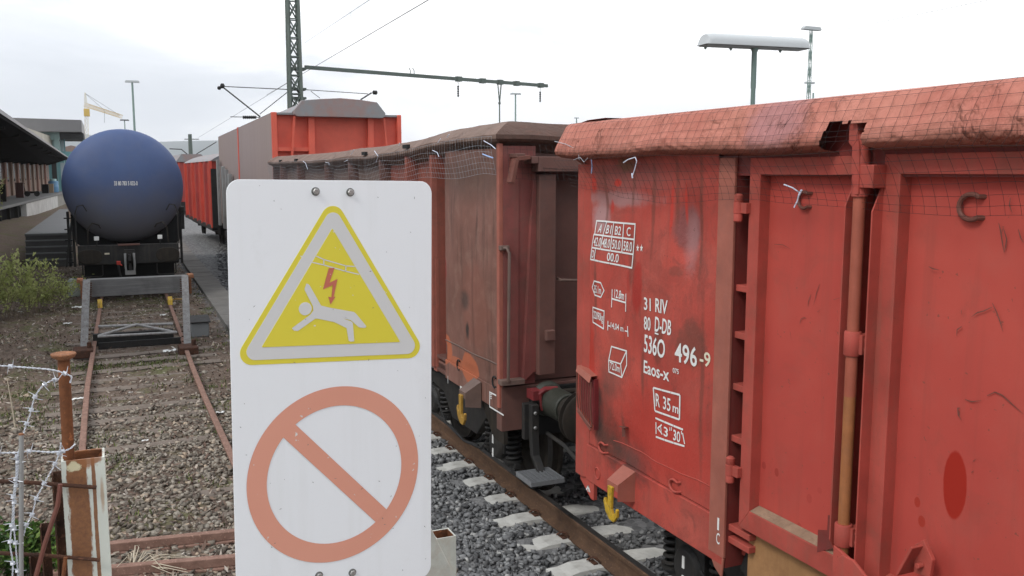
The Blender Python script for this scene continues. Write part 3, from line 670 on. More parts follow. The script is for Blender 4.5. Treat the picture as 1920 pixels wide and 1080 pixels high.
# sole bar with a folded edge and a weld step
mb = MB(); mb.prism([(3.045,.815),(3.045,1.078),(3.10,1.078),(3.10,.815)], lambda a,b,t: (a,t,b), 3.93, 5.50); mb.box(3.175,3.25,3.3,5.6,.86,.93)
mb.build('sole_bar', M['wall1'], W1, bevel=.005)
pts = [A(1150,826), A(1200,850), A(1270,884), A(1340,916)]; mb = MB()
mb.tube([(bulge(y,z)-.001,y,z) for y,z in [(pts[0][0]+(pts[-1][0]-pts[0][0])*i/14, pts[0][1]+(pts[-1][1]-pts[0][1])*i/14+.003*math.sin(i*1.7)) for i in range(15)]], .0032, 6)
mb.build('weld_seam', M['frame1'], W1, True)
mb = MB(); c0 = A(1097,897); c1 = A(1125,917)
mb.prism([(5.60,.84),(5.60,.79),(5.44,.69),(5.40,.69),(5.40,.84)], lambda a,b,t: (3.052+t,a,b), 0, .03); mb.build('corner_plate', M['frame1'], W1, bevel=.003)
# bogie pockets: dark plates under the sole bar
mb = MB(); mb.box(3.25,5.45,END1+.1,5.5,.70,.90); mb.beam((3.2,3.9,.84),(3.2,3.3,.60),.06,.14); mb.build('underframe', M['dark_steel'], W1)
mb = MB(); mb.box(3.22,5.5,5.62,5.66,.86,1.12); mb.build('headstock', M['frame1'], W1, bevel=.01)
# faded pillar, recess with rungs and hinges
mb = MB(); mb.box(3.044,3.062,3.918,4.056,.86,3.075); mb.prism([(4.056,.858),(3.918,.858),(3.93,.74),(4.0,.78)], lambda a,b,t: (3.046+t,a,b), 0, .012)
mb.build('pillar', M['pillar1'], W1, bevel=.004)
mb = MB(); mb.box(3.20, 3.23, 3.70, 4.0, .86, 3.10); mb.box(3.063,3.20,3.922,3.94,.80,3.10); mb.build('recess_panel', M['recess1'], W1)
for py in (543, 633, 733, 833, 1007, 1031):
    y, z = A(1394, py, 3.06); 
    MB().box(3.075, 3.20, 3.74, 3.92, z-.018, z+.018).build('rung', M['frame1'], W1, bevel=.004)
for py in (390, 884):
    y, z = A(1388 if py < 500 else 1378, py, 3.04); yy = 3.868; mb = MB()
    h = MB().lathe([(.016,-.075),(.024,-.068),(.024,-.032),(.0225,-.03),(.026,-.028),(.026,.028),(.0225,.03),(.024,.032),(.024,.066),(.014,.075)], (3.035,yy,z), (0,0,1), 16)
    hp = h.build('hinge', M['frame1'], W1, True); MB().box(3.03,3.06,3.80,yy,z-.028,z+.028).build('hinge_leaf', M['frame1'], hp, bevel=.003)
# doors: raised folded frame with mitred corners around a recessed sheet
XP = 3.122
def door(y0, y1, z0, z1, name, wl, wr, wt_, wb):
    """y0 far edge, y1 near edge"""
    mb = MB(); mb.grid(24, 30, lambda u, v: (XP-.012*math.sin(math.pi*u)*math.sin(math.pi*v)+.002*math.sin(7*u+9*v), y0-wl+.005+(y1+wr-y0+wl)*u, z0+wb-.004+(z1-wt_-z0-wb+.008)*v))
    d = mb.build(name, M['door1'], W1, True)
    o = [(y0,z0),(y0,z1),(y1,z1),(y1,z0)]; i_ = [(y0-wl,z0+wb),(y0-wl,z1-wt_),(y1+wr,z1-wt_),(y1+wr,z0+wb)]
    f = MB()
    for k in range(4):
        a, b = o[k], o[(k+1)%4]; c, e = i_[(k+1)%4], i_[k]
        q = [(a,3.06),(b,3.06),(c,3.056),(e,3.056)]
        vs = [(x,p[0],p[1]) for p, x in q]+[(XP+.01,p[0],p[1]) for p, x in q]
        # inner flank falls back at a slant
        if k == 3: vs[6] = (XP+.002,c[0],c[1]+.02); vs[7] = (XP+.002,e[0],e[1]+.02)
        f.add(vs, [(0,1,2,3),(4,7,6,5),(0,4,5,1),(1,5,6,2),(2,6,7,3),(3,7,4,0)])
    f.build('door_frame', M['frame1'], d, bevel=.003)
    return d
dL = door(3.815, 3.045, 1.085, 3.070, 'door', .088, .03, .085, .115)
dR = door(2.925, 1.10, 1.085, 3.075, 'door', .092, .09, .085, .115)
# dust lying on the bottom ledge
mb = MB(); mb.add([(3.058,3.722,1.204),(3.058,3.08,1.204),(3.120,3.08,1.225),(3.120,3.722,1.225)], [(0,1,2,3)]); mb.build('dust_strip', M['dust'], dL)
# standing flanges either side of the locking bar, chamfered ends
def flange(yy, z0, z1, dx, nm):
    mb = MB(); mb.prism([(3.06,z0),(3.06-dx,z0+.10),(3.06-dx,z1-.12),(3.06,z1),(3.13,z1),(3.13,z0)], lambda a,b,t: (a,yy+t,b), -.004, .004); return mb.build(nm, M['frame1'], W1)
flange(3.085, 1.20, 2.97, .055, 'door_flange'); flange(2.928, 1.14, 2.95, .055, 'door_flange')
mb = MB(); mb.add([(3.0555,3.215,1.175),(3.0555,3.10,1.245),(3.0555,3.10,1.40),(3.0555,3.155,1.385),(3.0555,3.155,1.31),(3.0555,3.215,1.29)], [(0,1,2,3,4,5)]); mb.build('door_notch', M['recess1'], dL)
# gap behind the bar
MB().box(3.14, 3.152, 2.92, 3.09, .9, 3.10).build('gap_panel', M['recess1'], W1)
# locking bar
yb = 3.012; xb = 3.015
b1_ = MB().lathe([(.027,2.0),(.027,2.60),(.027,3.0)], (xb,yb,0), (0,0,1), 16).build('locking_bar', M['red_rod'], W1, True)
MB().lathe([(.0265,1.05),(.0265,1.5),(.0265,2.0)], (xb,yb,0), (0,0,1), 16).build('bar_lower_length', M['orange_rod'], b1_, True)
zc = A(1620,650,3.0)[1]
for z, hh, rr in ((zc,.055,.038),(A(1612,1020,3.0)[1],.052,.040)):
    c_ = MB().lathe([(rr-.003,-hh),(rr,-hh+.004),(rr,hh-.004),(rr-.003,hh)], (xb,yb,z), (0,0,1), 18)
    c_.box(xb-.0,xb+.13,yb-.055,yb-.01,z-hh*.8,z+hh*.8); c_.lathe([(.012,0),(.012,.02)], (xb+.02,yb-.058,z-hh*.4), (0,-1,0), 8); c_.lathe([(.012,0),(.012,.02)], (xb+.02,yb-.058,z+hh*.4), (0,-1,0), 8)
    c_.build('bar_clamp', M['frame1'], b1_, True)
# top fitting of the bar, reaching up into the torn rim
mb = MB(); mb.prism([(-.035,2.90),(-.035,2.985),(-.022,2.99),(-.022,3.105),(.0,3.125),(.0,3.24),(-.045,3.25),(-.05,3.15),(-.06,3.12),(-.07,3.00),(-.07,2.90)], lambda a,b,t: (xb-.036+t, yb+.045+a*1.0, b), 0, .07)
mb.lathe([(.036,2.89),(.036,3.06),(.03,3.075),(.03,3.16)], (xb,yb,0), (0,0,1), 16); mb.box(xb-.03,xb+.1,yb-.10,yb-.02,2.93,3.03)
mb.build('top_catch', M['frame1'], W1, True, bevel=.004)
# lower latch plates
p = A(1600,1020); mb = MB()
mb.prism([(3.03,1.30),(2.93,1.27),(2.89,1.20),(2.89,1.0),(3.03,1.0)], lambda a,b,t: (2.975+t,a,b), 0, .018)
mb.prism([(2.985,1.0),(2.985,1.255),(2.955,1.285),(2.89,1.285),(2.78,1.225),(2.70,1.15),(2.70,1.0)], lambda a,b,t: (2.955+t,a,b), 0, .016)
mb.build('latch_plate', M['frame1'], W1, bevel=.004)
mb = MB(); q = onX(1728,1050,3.05)
mb.beam((3.02,q.y+.055,q.z-.075),(3.02,q.y-.015,q.z+.075),.10,.012,(0,1,.6)); mb.prism([(-.04,-.05),(-.05,.03),(0,.10),(.045,.06),(.04,-.06)], lambda a,b,t: (3.03+t,q.y-.02+a,q.z-.0+b), 0, .02); mb.lathe([(.012,0),(.012,.03)], (3.03,q.y-.02,q.z-.01), (-1,0,0), 10)
mb.build('latch_lever', M['frame1'], W1, bevel=.003)
# tan sill under the left door
mb = MB(); mb.box(3.12,3.172,1.0,3.80,.42,1.08); mb.build('sill', M['tan'], W1)
def ring_hook(px, py, rx, rz, r, X, mat, parent, a0=-125, a1=125, flip=1):
    """open C shaped rope hook standing off the sheet"""
    y, z = A(px, py, X); P_ = []
    for k in range(15):
        a = R_(a0+(a1-a0)*k/14); P_.append((X-.016+.004*math.cos(a), y+rx*math.cos(a)*flip, z+rz*math.sin(a)))
    P_ = [(X+.008, P_[0][1]-.010, P_[0][2])]+P_+[(X+.008, P_[-1][1]-.010, P_[-1][2])]
    return MB().tube(P_, r, 8).build('rope_hook', mat, parent, True)
ring_hook(1512,375,.042,.040,.0085,XP-.006,M['hook_brown'],dL); ring_hook(1826,388,.058,.050,.0105,XP-.006,M['hook_brown'],dR)
ring_hook(1133,839,.055,.034,.0075,XW-.005,M['frame1'],W1); ring_hook(1268,910,.055,.036,.0075,XW-.005,M['frame1'],W1)
# bent lug
p = onX(1168,802,XW-.02); mb = MB(); mb.beam((XW+.02,p.y,p.z),(XW-.04,p.y-.02,p.z+.012),.05,.006); mb.beam((XW-.03,p.y-.02,p.z+.012),(XW-.035,p.y-.035,p.z-.05),.02,.006); mb.build('bent_lug', M['hook_brown'], W1)
# label holder: slanted box with wire front
y0, z0 = A(1094,725); y1_, z1_ = A(1130,812); mb = MB()
mb.prism([(-.012,.03),(-.012,-.30),(.0,-.33),(.055,-.345),(.055,-.05)], lambda a,b,t: (3.02-a*.0+t*1.0, y0-.02-a*2.4+.0, z0+b), 0, .02)
hold = MB(); hy0, hy1 = 5.56, 5.36
hold.add([(3.0,hy0,1.64),(3.0,hy1,1.60),(3.06,hy1,1.60),(3.06,hy0,1.64),(2.985,hy0,1.60),(2.985,hy1,1.555)], [(0,1,2,3),(0,4,5,1)])
hd = hold.build('label_holder', M['pillar1'], W1, bevel=.002)
mb = MB(); mb.add([(3.022,hy0,1.60),(3.022,hy1,1.57),(3.03,hy1-.01,1.24),(3.03,hy0,1.32)], [(0,1,2,3)]); mb.box(3.02,3.06,hy1-.012,hy1-.004,1.22,1.58); mb.build('holder_back', M['maroon'], hd)
mb = MB()
for k in range(7):
    t = k/6; mb.tube([(3.0,hy0+(hy1-hy0)*t,1.60-.04*t),(2.995,hy0+(hy1-hy0)*t,1.45-.05*t),(3.01,hy0+(hy1-hy0)*t,1.32-.08*t)], .003 if 0 < k < 6 else .006, 5)
mb.tube([(3.005,hy0,1.33),(3.0,(hy0+hy1)/2,1.285),(3.005,hy1,1.24)], .008, 6); mb.tube([(3.0,hy0,1.31),(3.0,hy1,1.22)], .005, 6)
mb.build('wire_front', M['hook_brown'], hd, True)
# rope hook in yellow under its bracket
def tow_hook(o, s, mat_b, mat_h, parent, local=False):
    """bracket on the sole bar and double ended hook; o = bracket top corner on the sheet, frame: x out of the wall negative"""
    x, y, z = o; mb = MB(); d = .16*s; w_ = .10*s
    mb.add([(x,y+w_,z),(x,y-w_,z),(x-d,y-w_*.85,z-.10*s),(x-d,y+w_*.85,z-.10*s),(x-d,y+w_*.85,z-.16*s),(x-d,y-w_*.85,z-.16*s)], [(0,1,2,3),(3,2,5,4)])
    mb.add([(x,y-w_,z-.002),(x-d,y-w_*.85,z-.102*s),(x-d,y-w_*.85,z-.24*s),(x,y-w_,z-.26*s)], [(0,1,2,3)]); mb.add([(x,y+w_,z-.002),(x-d,y+w_*.85,z-.102*s),(x-d,y+w_*.85,z-.18*s),(x,y+w_,z-.20*s)], [(0,1,2,3)])
    b = mb.build('hook_bracket', mat_b, parent, local=local)
    hx = x-d-.012; hz = z-.13*s; mb = MB(); prof = []
    mb.prism([(.035*s,0),(-.035*s,0),(-.03*s,-.10*s),(-.028*s,-.19*s),(-.05*s,-.225*s),(-.095*s,-.20*s),(-.105*s,-.16*s),(-.125*s,-.17*s),(-.12*s,-.23*s),(-.07*s,-.29*s),(0,-.285*s),(.06*s,-.24*s),(.10*s,-.155*s),(.085*s,-.12*s),(.06*s,-.16*s),(.028*s,-.18*s),(.03*s,-.10*s)], lambda a,b_,t: (hx+t,y+a,hz+b_), -.014*s, .014*s)
    mb.build('rope_eye', mat_h, b, bevel=.006*s, local=local); return b
q = onX(1178,882,XW-.015); tow_hook((3.045,q.y-.01,1.075), .78, M['pillar1'], M['yellow_hook'], W1)
# oval cast mark
y, z = A(1124,887); MB().tube([(3.043,y+.035*math.cos(R_(a)),z+.04*math.sin(R_(a))) for a in range(0,360,20)], .005, 5, closed=True).build('cast_mark', M['frame1'], W1, True)

# ---- stencils
def F1(a, b): return (bulge(a,b)-.0035, a, b)
def FS(a, b): return (3.0425, a, b)
def stencil(name, strips=(), texts=(), mat='white', fn=F1, bold=.012):
    mb = MB()
    for pts, wd, cl in strips: strip(mb, pts, wd, fn, cl)
    for s, bl, tr in texts:
        # thin subdivision is not needed: the letters are small against the bulge
        put_text(mb, s, A(*bl), A(*tr), fn, bold)
    return mb.build(name, M[mat], W1)
def Q(*pp): return [A(*p) for p in pp]
sw = .012
TL, TR, BR, BL = A(1118,414), A(1197,420), A(1191,502), A(1110,486)
def tb(u, v): return (TL[0]*(1-u)*(1-v)+TR[0]*u*(1-v)+BR[0]*u*v+BL[0]*(1-u)*v, TL[1]*(1-u)*(1-v)+TR[1]*u*(1-v)+BR[1]*u*v+BL[1]*(1-u)*v)
mb = MB()
for a, b in (((0,0),(1,0)),((0,.35),(1,.35)),((0,.69),(1,.69)),((0,1),(1,1)),((1,0),(1,1)),((0,0),(.02,.33)),((.24,0),(.24,.66)),((.48,0),(.48,.66)),((.74,0),(.74,.66)),((0,.37),(0,1)),((.11,.71),(.11,1))):
    n = 4
    for k in range(n):
        t0 = k/n; t1 = (k+1)/n-(.02 if k < n-1 else 0)
        strip(mb, [tb(a[0]+(b[0]-a[0])*t0, a[1]+(b[1]-a[1])*t0), tb(a[0]+(b[0]-a[0])*t1, a[1]+(b[1]-a[1])*t1)], .011, F1)
def tcell(s, u0, v0, u1, v1):
    V, Fc = text_pts(s, .015); xs = [v[0] for v in V]; ys = [v[1] for v in V]
    mb.add([F1(*tb(u0+(a-min(xs))/(max(xs)-min(xs))*(u1-u0), v1+(b-min(ys))/(max(ys)-min(ys))*(v0-v1))) for a, b in V], Fc)
for s, u in (('A',.08),('B1',.29),('B2',.54),('C',.82)): tcell(s, u, .08, u+(.09 if len(s) < 2 else .15), .29)
for s, u in (('42.0',.02),('48.0',.255),('50.0',.50),('58.0',.76)): tcell(s, u+.01, .41, u+.2, .64)
tcell('D',.025,.75,.085,.95); tcell('00.0',.42,.74,.68,.95)
def star(cy, cz, r): mb.add([F1(cy+r*(1 if k%2==0 else .42)*math.sin(math.pi*k/5)*.75, cz+r*(1 if k%2==0 else .42)*math.cos(math.pi*k/5)) for k in range(10)], [tuple(range(10))])
for px in (1202,1209.5): star(*A(px,465), .026)
mb.build('load_table', M['white'], W1)
hx_ = Q((1118.3,526.7),(1131,530),(1137,544.4),(1130.7,557),(1118.8,553),(1114,539)); stencil('capacity_mark', [(hx_, .010, True)], [('35.1m', (1117.5,548.5),(1131.5,537))])
stencil('weight_mark', [(Q((1114,576),(1138,583),(1138,616),(1114,604)), .010, True)], [('22090kg', (1115.3,601),(1136.5,588))])
stencil('length_mark', [(Q((1152.5,543),(1152.5,575)), .009, False),(Q((1180.5,551),(1180.5,583)), .009, False),(Q((1152.4,559.5),(1180.5,567)), .011, False)], [('12.8m', (1157,557.5),(1177,546))])
stencil('overall_length_mark', [(Q((1146.5,602),(1146.5,618)), .009, False),(Q((1147,610),(1151,611)), .009, False),(Q((1183.5,612),(1183.5,630)), .009, False),(Q((1178.5,620),(1183,621)), .009, False)], [('14,04 m', (1152,616.5),(1175.5,610))])
stencil('volume_mark', [(Q((1153,649),(1180,657.7),(1180,683.6),(1171,707),(1146.6,696.5),(1147,675)), .010, True),(Q((1147,675),(1168.5,682),(1180,657.7)), .010, False),(Q((1168.5,682),(1171,707)), .010, False)], [('72.0m', (1149,691.5),(1167,684))])
mb = MB()
for s, bl, tr in (('31',(1216,580),(1229,559)),('RIV',(1236.5,584.5),(1258,563)),('80',(1215,617),(1228,595)),('D-DB',(1235.7,620.4),(1266,600.5)),('536O',(1215,659),(1256,637)),('496',(1272,677),(1310,651)),('Eaos-x',(1215,698),(1262,690)),('075',(1268,698),(1278,692))):
    put_text(mb, s, A(*bl), A(*tr), F1, .016)
strip(mb, Q((1236.5,624),(1242.5,626)), .009, F1)
wn1 = mb.build('wagon_number', M['white'], W1); mb = MB(); put_text(mb, '-9', A(1314,684), A(1333.5,662), F1, .016); mb.build('check_digit', M['cream_letter'], wn1)
def dash(p, q, k, gap=.12):
    out = []
    for i in range(k): out.append(([tuple(Vector(p).lerp(Vector(q), (i+gap/2)/k)), tuple(Vector(p).lerp(Vector(q), (i+1-gap/2)/k))], .012, False))
    return out
b_ = Q((1233,726),(1279,740),(1279,786),(1233.6,769.7)); stencil('radius_mark', dash(b_[0],b_[1],3)+dash(b_[1],b_[2],2)+dash(b_[3],b_[2],3)+dash(b_[0],b_[3],2), [('R',(1236,760.5),(1244,739)),('35',(1249,766),(1263,747)),('m',(1266.5,771.5),(1277,764))])
b_ = Q((1234,783),(1286,805),(1288,836),(1234,818)); mb = MB()
for pts, wd, c_ in dash(b_[0],b_[1],3)+dash(b_[3],b_[2],3): strip(mb, pts, wd, F1)
strip(mb, Q((1235,792),(1235,812)), .010, F1); strip(mb, Q((1285,812),(1288,831)), .009, F1); strip(mb, Q((1246,796),(1238.5,802),(1247,813)), .010, F1); strip(mb, Q((1244.5,798.5),(1245.5,811)), .008, F1)
put_text(mb, '3', A(1250,816), A(1258.6,802), F1, .016); put_text(mb, "30", A(1268,824), A(1281,809.5), F1, .016)
for px in (1262,1265,1283): strip(mb, Q((px,801 if px < 1280 else 808),(px,806 if px < 1280 else 813)), .007, F1)
mb.build('tilt_mark', M['white'], W1)
mb = MB(); FP = lambda a, b: (3.0425, a, b)
for s, bl, tr in (('I',(1345,993),(1349,972)),('C',(1343,1018),(1350,1001))): put_text(mb, s, A(*bl, 3.044), A(*tr, 3.044), FP, .01)
mb.build('lifting_mark', M['white'], W1)
mb = MB(); strip(mb, [(5.50,.74),(5.475,.775),(5.45,.74)], .012, lambda a,b: (3.0495,a,b)); strip(mb, [(5.475,.775),(5.475,.735)], .01, lambda a,b: (3.0495,a,b)); mb.build('jacking_mark', M['white'], W1)
# scratches through the paint
def scratches(name, lines, X, parent, wd=.004):
    mb = MB(); fn = lambda a, b: (X-.0015, a, b)
    for L in lines:
        P_ = [A(px, py, X) for px, py in L]; n = len(P_)
        for i in range(n-1):
            a = Vector(P_[i]); b = Vector(P_[i+1]); 
            w0 = wd*(.35+.65*math.sin(math.pi*(i+.3)/n)); w1_ = wd*(.35+.65*math.sin(math.pi*(i+1.3)/n)) if i < n-2 else wd*.15
            d = (b-a).normalized(); p = Vector((-d.y,d.x))
            mb.add([fn(*(a-p*w0/2)),fn(*(b-p*w1_/2)),fn(*(b+p*w1_/2)),fn(*(a+p*w0/2))], [(0,1,2,3)])
    mb.build(name, M['hook_brown'], parent)
XS = XP-.0135
scratches('scratch_marks', [[(1873,418),(1876,430),(1880,455),(1883,474)],[(1882,428),(1888,448),(1886,462),(1883,474)],[(1910,430),(1914,445),(1920,455)],[(1895,371),(1893,385),(1899,400)],[(1861,568),(1869,585),(1876,604),(1881,622)],[(1860,576),(1845,583),(1833,586),(1822,594)],[(1804,612),(1795,618),(1794,630)],[(1810,749),(1822,753),(1841,751)],[(1851,742),(1866,735),(1880,741),(1895,755),(1919,776)],[(1801,765),(1796,765),(1797,778),(1804,788)],[(1825,865),(1831,860)],[(1822,886),(1827,882)],[(1742,500),(1750,504),(1762,506)],[(1803,582),(1803,590)],[(1898,560),(1899,566)]], XS, dR, .005)
scratches('scratch_marks', [[(1537,533),(1531,550),(1526,572)],[(1521,552),(1516,565),(1515,576)],[(1500,608),(1502,598),(1508,595),(1513,598)],[(1482,622),(1484,638)],[(1563,562),(1580,557)],[(1570,582),(1571,588)],[(1452,458),(1468,459),(1483,467)],[(1533,585),(1539,580)]], XS, dL, .0035)
# ---- the battered rim: folded plate, wrinkled along its length, torn open above the locking bar
def rim_profile(v):
    P_ = [(-.14,3.02),(-.02,3.085),(.085,3.098),(.122,3.115),(.128,3.14),(.115,3.175),(.085,3.24),(.05,3.31),(.02,3.335),(-.10,3.352),(-.35,3.355)]
    f = v*(len(P_)-1); i = min(int(f), len(P_)-2); t = f-i
    return (P_[i][0]*(1-t)+P_[i+1][0]*t, P_[i][1]*(1-t)+P_[i+1][1]*t)
def nz1(y, s, k): return float(vnoise(np.array(y), np.array(k*3.7), s, k))
def rim_fn(u, v):
    y = 5.78+(END1-.1-5.78)*u; a, b = rim_profile(v)
    amp = math.sin(math.pi*min(1,max(0,(v-.15)/.75)))
    a += amp*(.035*nz1(y,1.6,1)+.024*nz1(y+v*.5,6,2)+.016*nz1(y-v*.7,15,3)+.008*nz1(y+v*.4,34,13)); b += amp*.8*(.026*nz1(y,1.3,4)+.014*nz1(y,7,5))
    if v < .55: b += .02*nz1(y,2.2,6)
    return (XW-a, y, b)
ysr = list(np.arange(5.78, 1.9, -.009))+list(np.arange(1.8, END1-.1, -.12)); nv = 46; mb = MB(); LR = 5.78-(END1-.1)
for y in ysr: mb.v += [rim_fn((5.78-y)/LR, j/(nv-1)) for j in range(nv)]
def torn(y, v):
    l = 3.205-.10*max(0,v-.2)+.014*nz1(v*30,1,61); r = 2.945+.02*nz1(v*25,1,62)
    return r < y < l and v < .56+.04*nz1(y,30,63)+.02*nz1(y,9,64)
for i in range(len(ysr)-1):
    for j in range(nv-1):
        if not torn((ysr[i]+ysr[i+1])/2, (j+.5)/(nv-1)): mb.f.append((i*nv+j,i*nv+j+1,(i+1)*nv+j+1,(i+1)*nv+j))
rim1 = mb.build('rim', M['rim1'], W1, True)
MB().box(3.08,3.09,2.85,3.3,3.0,3.33).build('rim_inner_plate', M['recess1'], W1)
mb = MB()   # rim closed on the end and on the far side
def rim_end(u, v):
    a, b = rim_profile(v); x = XW-a; x = x+(5.66+a-x)*u if False else (XW-.0)+(2.6)*u
    return (x, 5.66+a*1.0+.02*nz1(u*4,2,8), b+.02*nz1(u*5,2,9))
mb.grid(40, 22, rim_end); mb.grid(30, 12, lambda u, v: (5.66+rim_profile(v)[0], 5.78+(END1-.1-5.78)*u, rim_profile(v)[1])); mb.build('rim_far_sides', M['rim1'], W1, True)
mb = MB(); mb.grid(50, 8, lambda u, v: (3.36+2.0*v, 5.4+(END1-5.2)*u, 3.335+.02*math.sin(u*70+v*5)-.05*math.sin(math.pi*v))); mb.build('load_cover', M['rim1'], W1, True)
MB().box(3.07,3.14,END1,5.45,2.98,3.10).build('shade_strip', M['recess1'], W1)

# ---- bird netting over the rim and the top of the side
def net(name, parent, fnp, y0, y1, step, vs, mat, sag, r=.0011, local=False):
    mb = MB(); ny = int(abs(y1-y0)/step)
    sgn = -1 if y1 < y0 else 1
    for j, v in enumerate(vs):
        path = []
        for i in range(ny*2+1): path.append(fnp(y0+sgn*step*i/2+.008*nz1(j*2.1+i*.1,1,41), v))
        mb.tube(path, r, 3, False)
    for i in range(ny+1):
        y = y0+sgn*step*i; path = [fnp(y+.012*nz1(i*.7+k*.4,1,42), v) for k, v in enumerate(vs)]; mb.tube(path, r*.9, 3, False)
    for j, v in enumerate(vs):
        for i in range(ny+1):
            p = Vector(fnp(y0+sgn*step*i, v)); mb.add([p+Vector(d)*r*2.1 for d in ((-1,0,0),(0,1,0),(0,-1,0),(0,0,1),(0,0,-1))], [(0,1,3),(0,3,2),(0,2,4),(0,4,1)])
    return mb.build(name, mat, parent, local=local)
def net1(y, v):
    """v 0..1 over the rim, 1..2 hanging down the side"""
    if v <= 1:
        pv = .78-.44*v; x, _, z = rim_fn((5.78-y)/LR, pv); return (x-.010-.006*nz1(y,3,21), y, z+.002)
    t = v-1; drop = .265+.045*nz1(y,1.1,23)-.05*max(0,(y-4.6)/1.1)+.02*nz1(y,4,25); 
    out = .145*(1-t)**1.5+.045+.02*nz1(y,2,24)*t
    return (XW-out, y, 3.105-drop*t+.012*math.sin(y*3+t*3))
net('bird_net', W1, net1, 5.72, 2.0, .060, [0,.16,.32,.48,.64,.80,.96,1.08,1.26,1.42,1.58,1.74,1.88,2.0], M['net'], 0, .0008)
def tie(path, parent, mat=None, r=.0035, local=False): MB().tube(path, r, 6).build('cable_tie', mat or M['tie'], parent, True, local=local)
o = lambda px, py, X=2.93: tuple(onX(px, py, X))
tie([o(1169,305),o(1178,299),o(1191,295),o(1194,302),o(1190,318),o(1185,332)], W1); tie([o(1185,325),o(1186,334)], W1, None, .005)
tie([o(1109,300,2.96),o(1110,312,2.98),o(1109,325,2.98)], W1, M['blue_tie'])
tie([o(1470,346,3.0),o(1486,352,3.0),o(1499,361,3.02),o(1495,377,3.02),o(1489,389,3.02)], W1); tie([o(1503,356,3.0),o(1498,366,3.0)], W1, None, .005)
tie([o(1040,265),o(1060,270),o(1075,277)], W1, M['wire'], .002); tie([o(1075,300),o(1088,295),o(1095,304),o(1102,296)], W1, M['wire'], .002); tie([o(1085,288),o(1086,300)], W1, M['wire'], .002)

# ---- running gear, used by both open wagons (built round its own axle centre line)
def wheelset(parent, cx, cy, nm='wheel'):
    for s_ in (-1, 1):
        x = cx+s_*.715; pr = [(.06,-.02),(.10,-.03),(.34,-.005),(.36,-.03),(.405,-.03),(.455,-.04),(.463,.0),(.468,.055),(.50,.065),(.50,.09),(.40,.095),(.36,.07),(.34,.04),(.12,.06),(.06,.06)]
        wv = MB().lathe([(r, -h*s_) for r, h in pr], (x+s_*.05,cy,.463), (1,0,0), 36)
        wh = wv.build(nm, M['grime'], parent, True)
        MB().lathe([(.4635,-.045*s_),(.470,.005*s_)], (x+s_*.095,cy,.463), (1,0,0), 36, False).build('tread', M['rail_top'], wh, True)
    MB().lathe([(.085,-1.0),(.085,1.0)], (cx,cy,.463), (1,0,0), 16).build('axle', M['grime'], parent, True)
def coil(cx, cy, z0, z1, r, n=5, wr=.014):
    return MB().tube([(cx+r*math.cos(2*math.pi*t*n/60), cy+r*math.sin(2*math.pi*t*n/60), z0+(z1-z0)*t/60) for t in range(61)], wr, 6)
def bogie(parent, cx, ya, yb_, side_x):
    """ya, yb_: axle positions; side_x: lateral position of the visible side frame"""
    for yy in (ya, yb_):
        wheelset(parent, cx, yy)
        for sx in (side_x, 2*cx-side_x):
            d = -1 if sx < cx else 1
            mb = MB(); mb.lathe([(.145,0),(.15,.02),(.15,.10),(.12,.135),(.05,.14)], (sx-d*.04,yy,.463), (d,0,0), 20); mb.box(sx-.06,sx+.08,yy-.16,yy+.16,.40,.62) ; mb.box(sx-.03,sx+.03,yy-.34,yy+.34,.30,.36)
            ab = mb.build('axle_box', M['dark_steel'], parent, True, bevel=.01)
            mk = MB(); 
            for z in (.37,.50): mk.box(sx+d*.1,sx+d*.106,yy-.012,yy+.012,z-.03,z+.05)
            mk.build('axle_mark', M['white'], ab)
            for q in (-1,1):
                c = coil(sx, yy+q*.255, .37, .62, .062); c.build('spring', M['dark_steel'], ab, True)
                MB().lathe([(.085,0),(.085,.02)], (sx,yy+q*.255,.36), (0,0,1), 16).build('spring_seat', M['dark_steel'], ab)
    for sx in (side_x, 2*cx-side_x):
        ym = (ya+yb_)/2; L = abs(yb_-ya)/2
        mb = MB(); mb.prism([(-L-.30,.68),(-L-.30,.76),(-L+.3,.82),(L-.3,.82),(L+.30,.76),(L+.30,.68),(L-.30,.62),(L-.55,.40),(-L+.55,.40),(-L+.30,.62)], lambda a,b,t: (sx+t,ym+a,b), -.05, .05)
        mb.build('bogie_frame', M['dark_steel'], parent, bevel=.012)
    mb = MB(); mb.box(cx-1.0,cx+1.0,(ya+yb_)/2-.2,(ya+yb_)/2+.2,.42,.80)
    mb.build('bogie_bolster', M['grime'], parent)
    for yy in (ya+.65 if ya < yb_ else ya-.65, yb_-.65 if ya < yb_ else yb_+.65): MB().box(cx-.95,cx+.95,yy-.05,yy+.05,.3,.5).build('brake_beam', M['grime'], parent)
    mb = MB()
    for q in (-1,1): mb.tube([(side_x-.06,(ya+yb_)/2+q*.9,.60),(side_x-.06,(ya+yb_)/2+q*.5,.30),(side_x-.05,(ya+yb_)/2,.24),(side_x-.05,(ya+yb_)/2-q*.4,.3)], .013, 6)
    mb.build('brake_pipe', M['dark'], parent, True)
bogie(W1, 4.36, 4.62, 2.82, 3.38)
bogie(W1, 4.36, END1+1.02, END1+2.82, 3.38)
# diagonal gusset under the doors
MB().prism([(4.0,.82),(3.3,.52),(3.1,.52),(3.1,.60),(3.75,.86)], lambda a,b,t: (3.2+t,a,b), 0, .05).build('gusset', M['dark_steel'], W1)

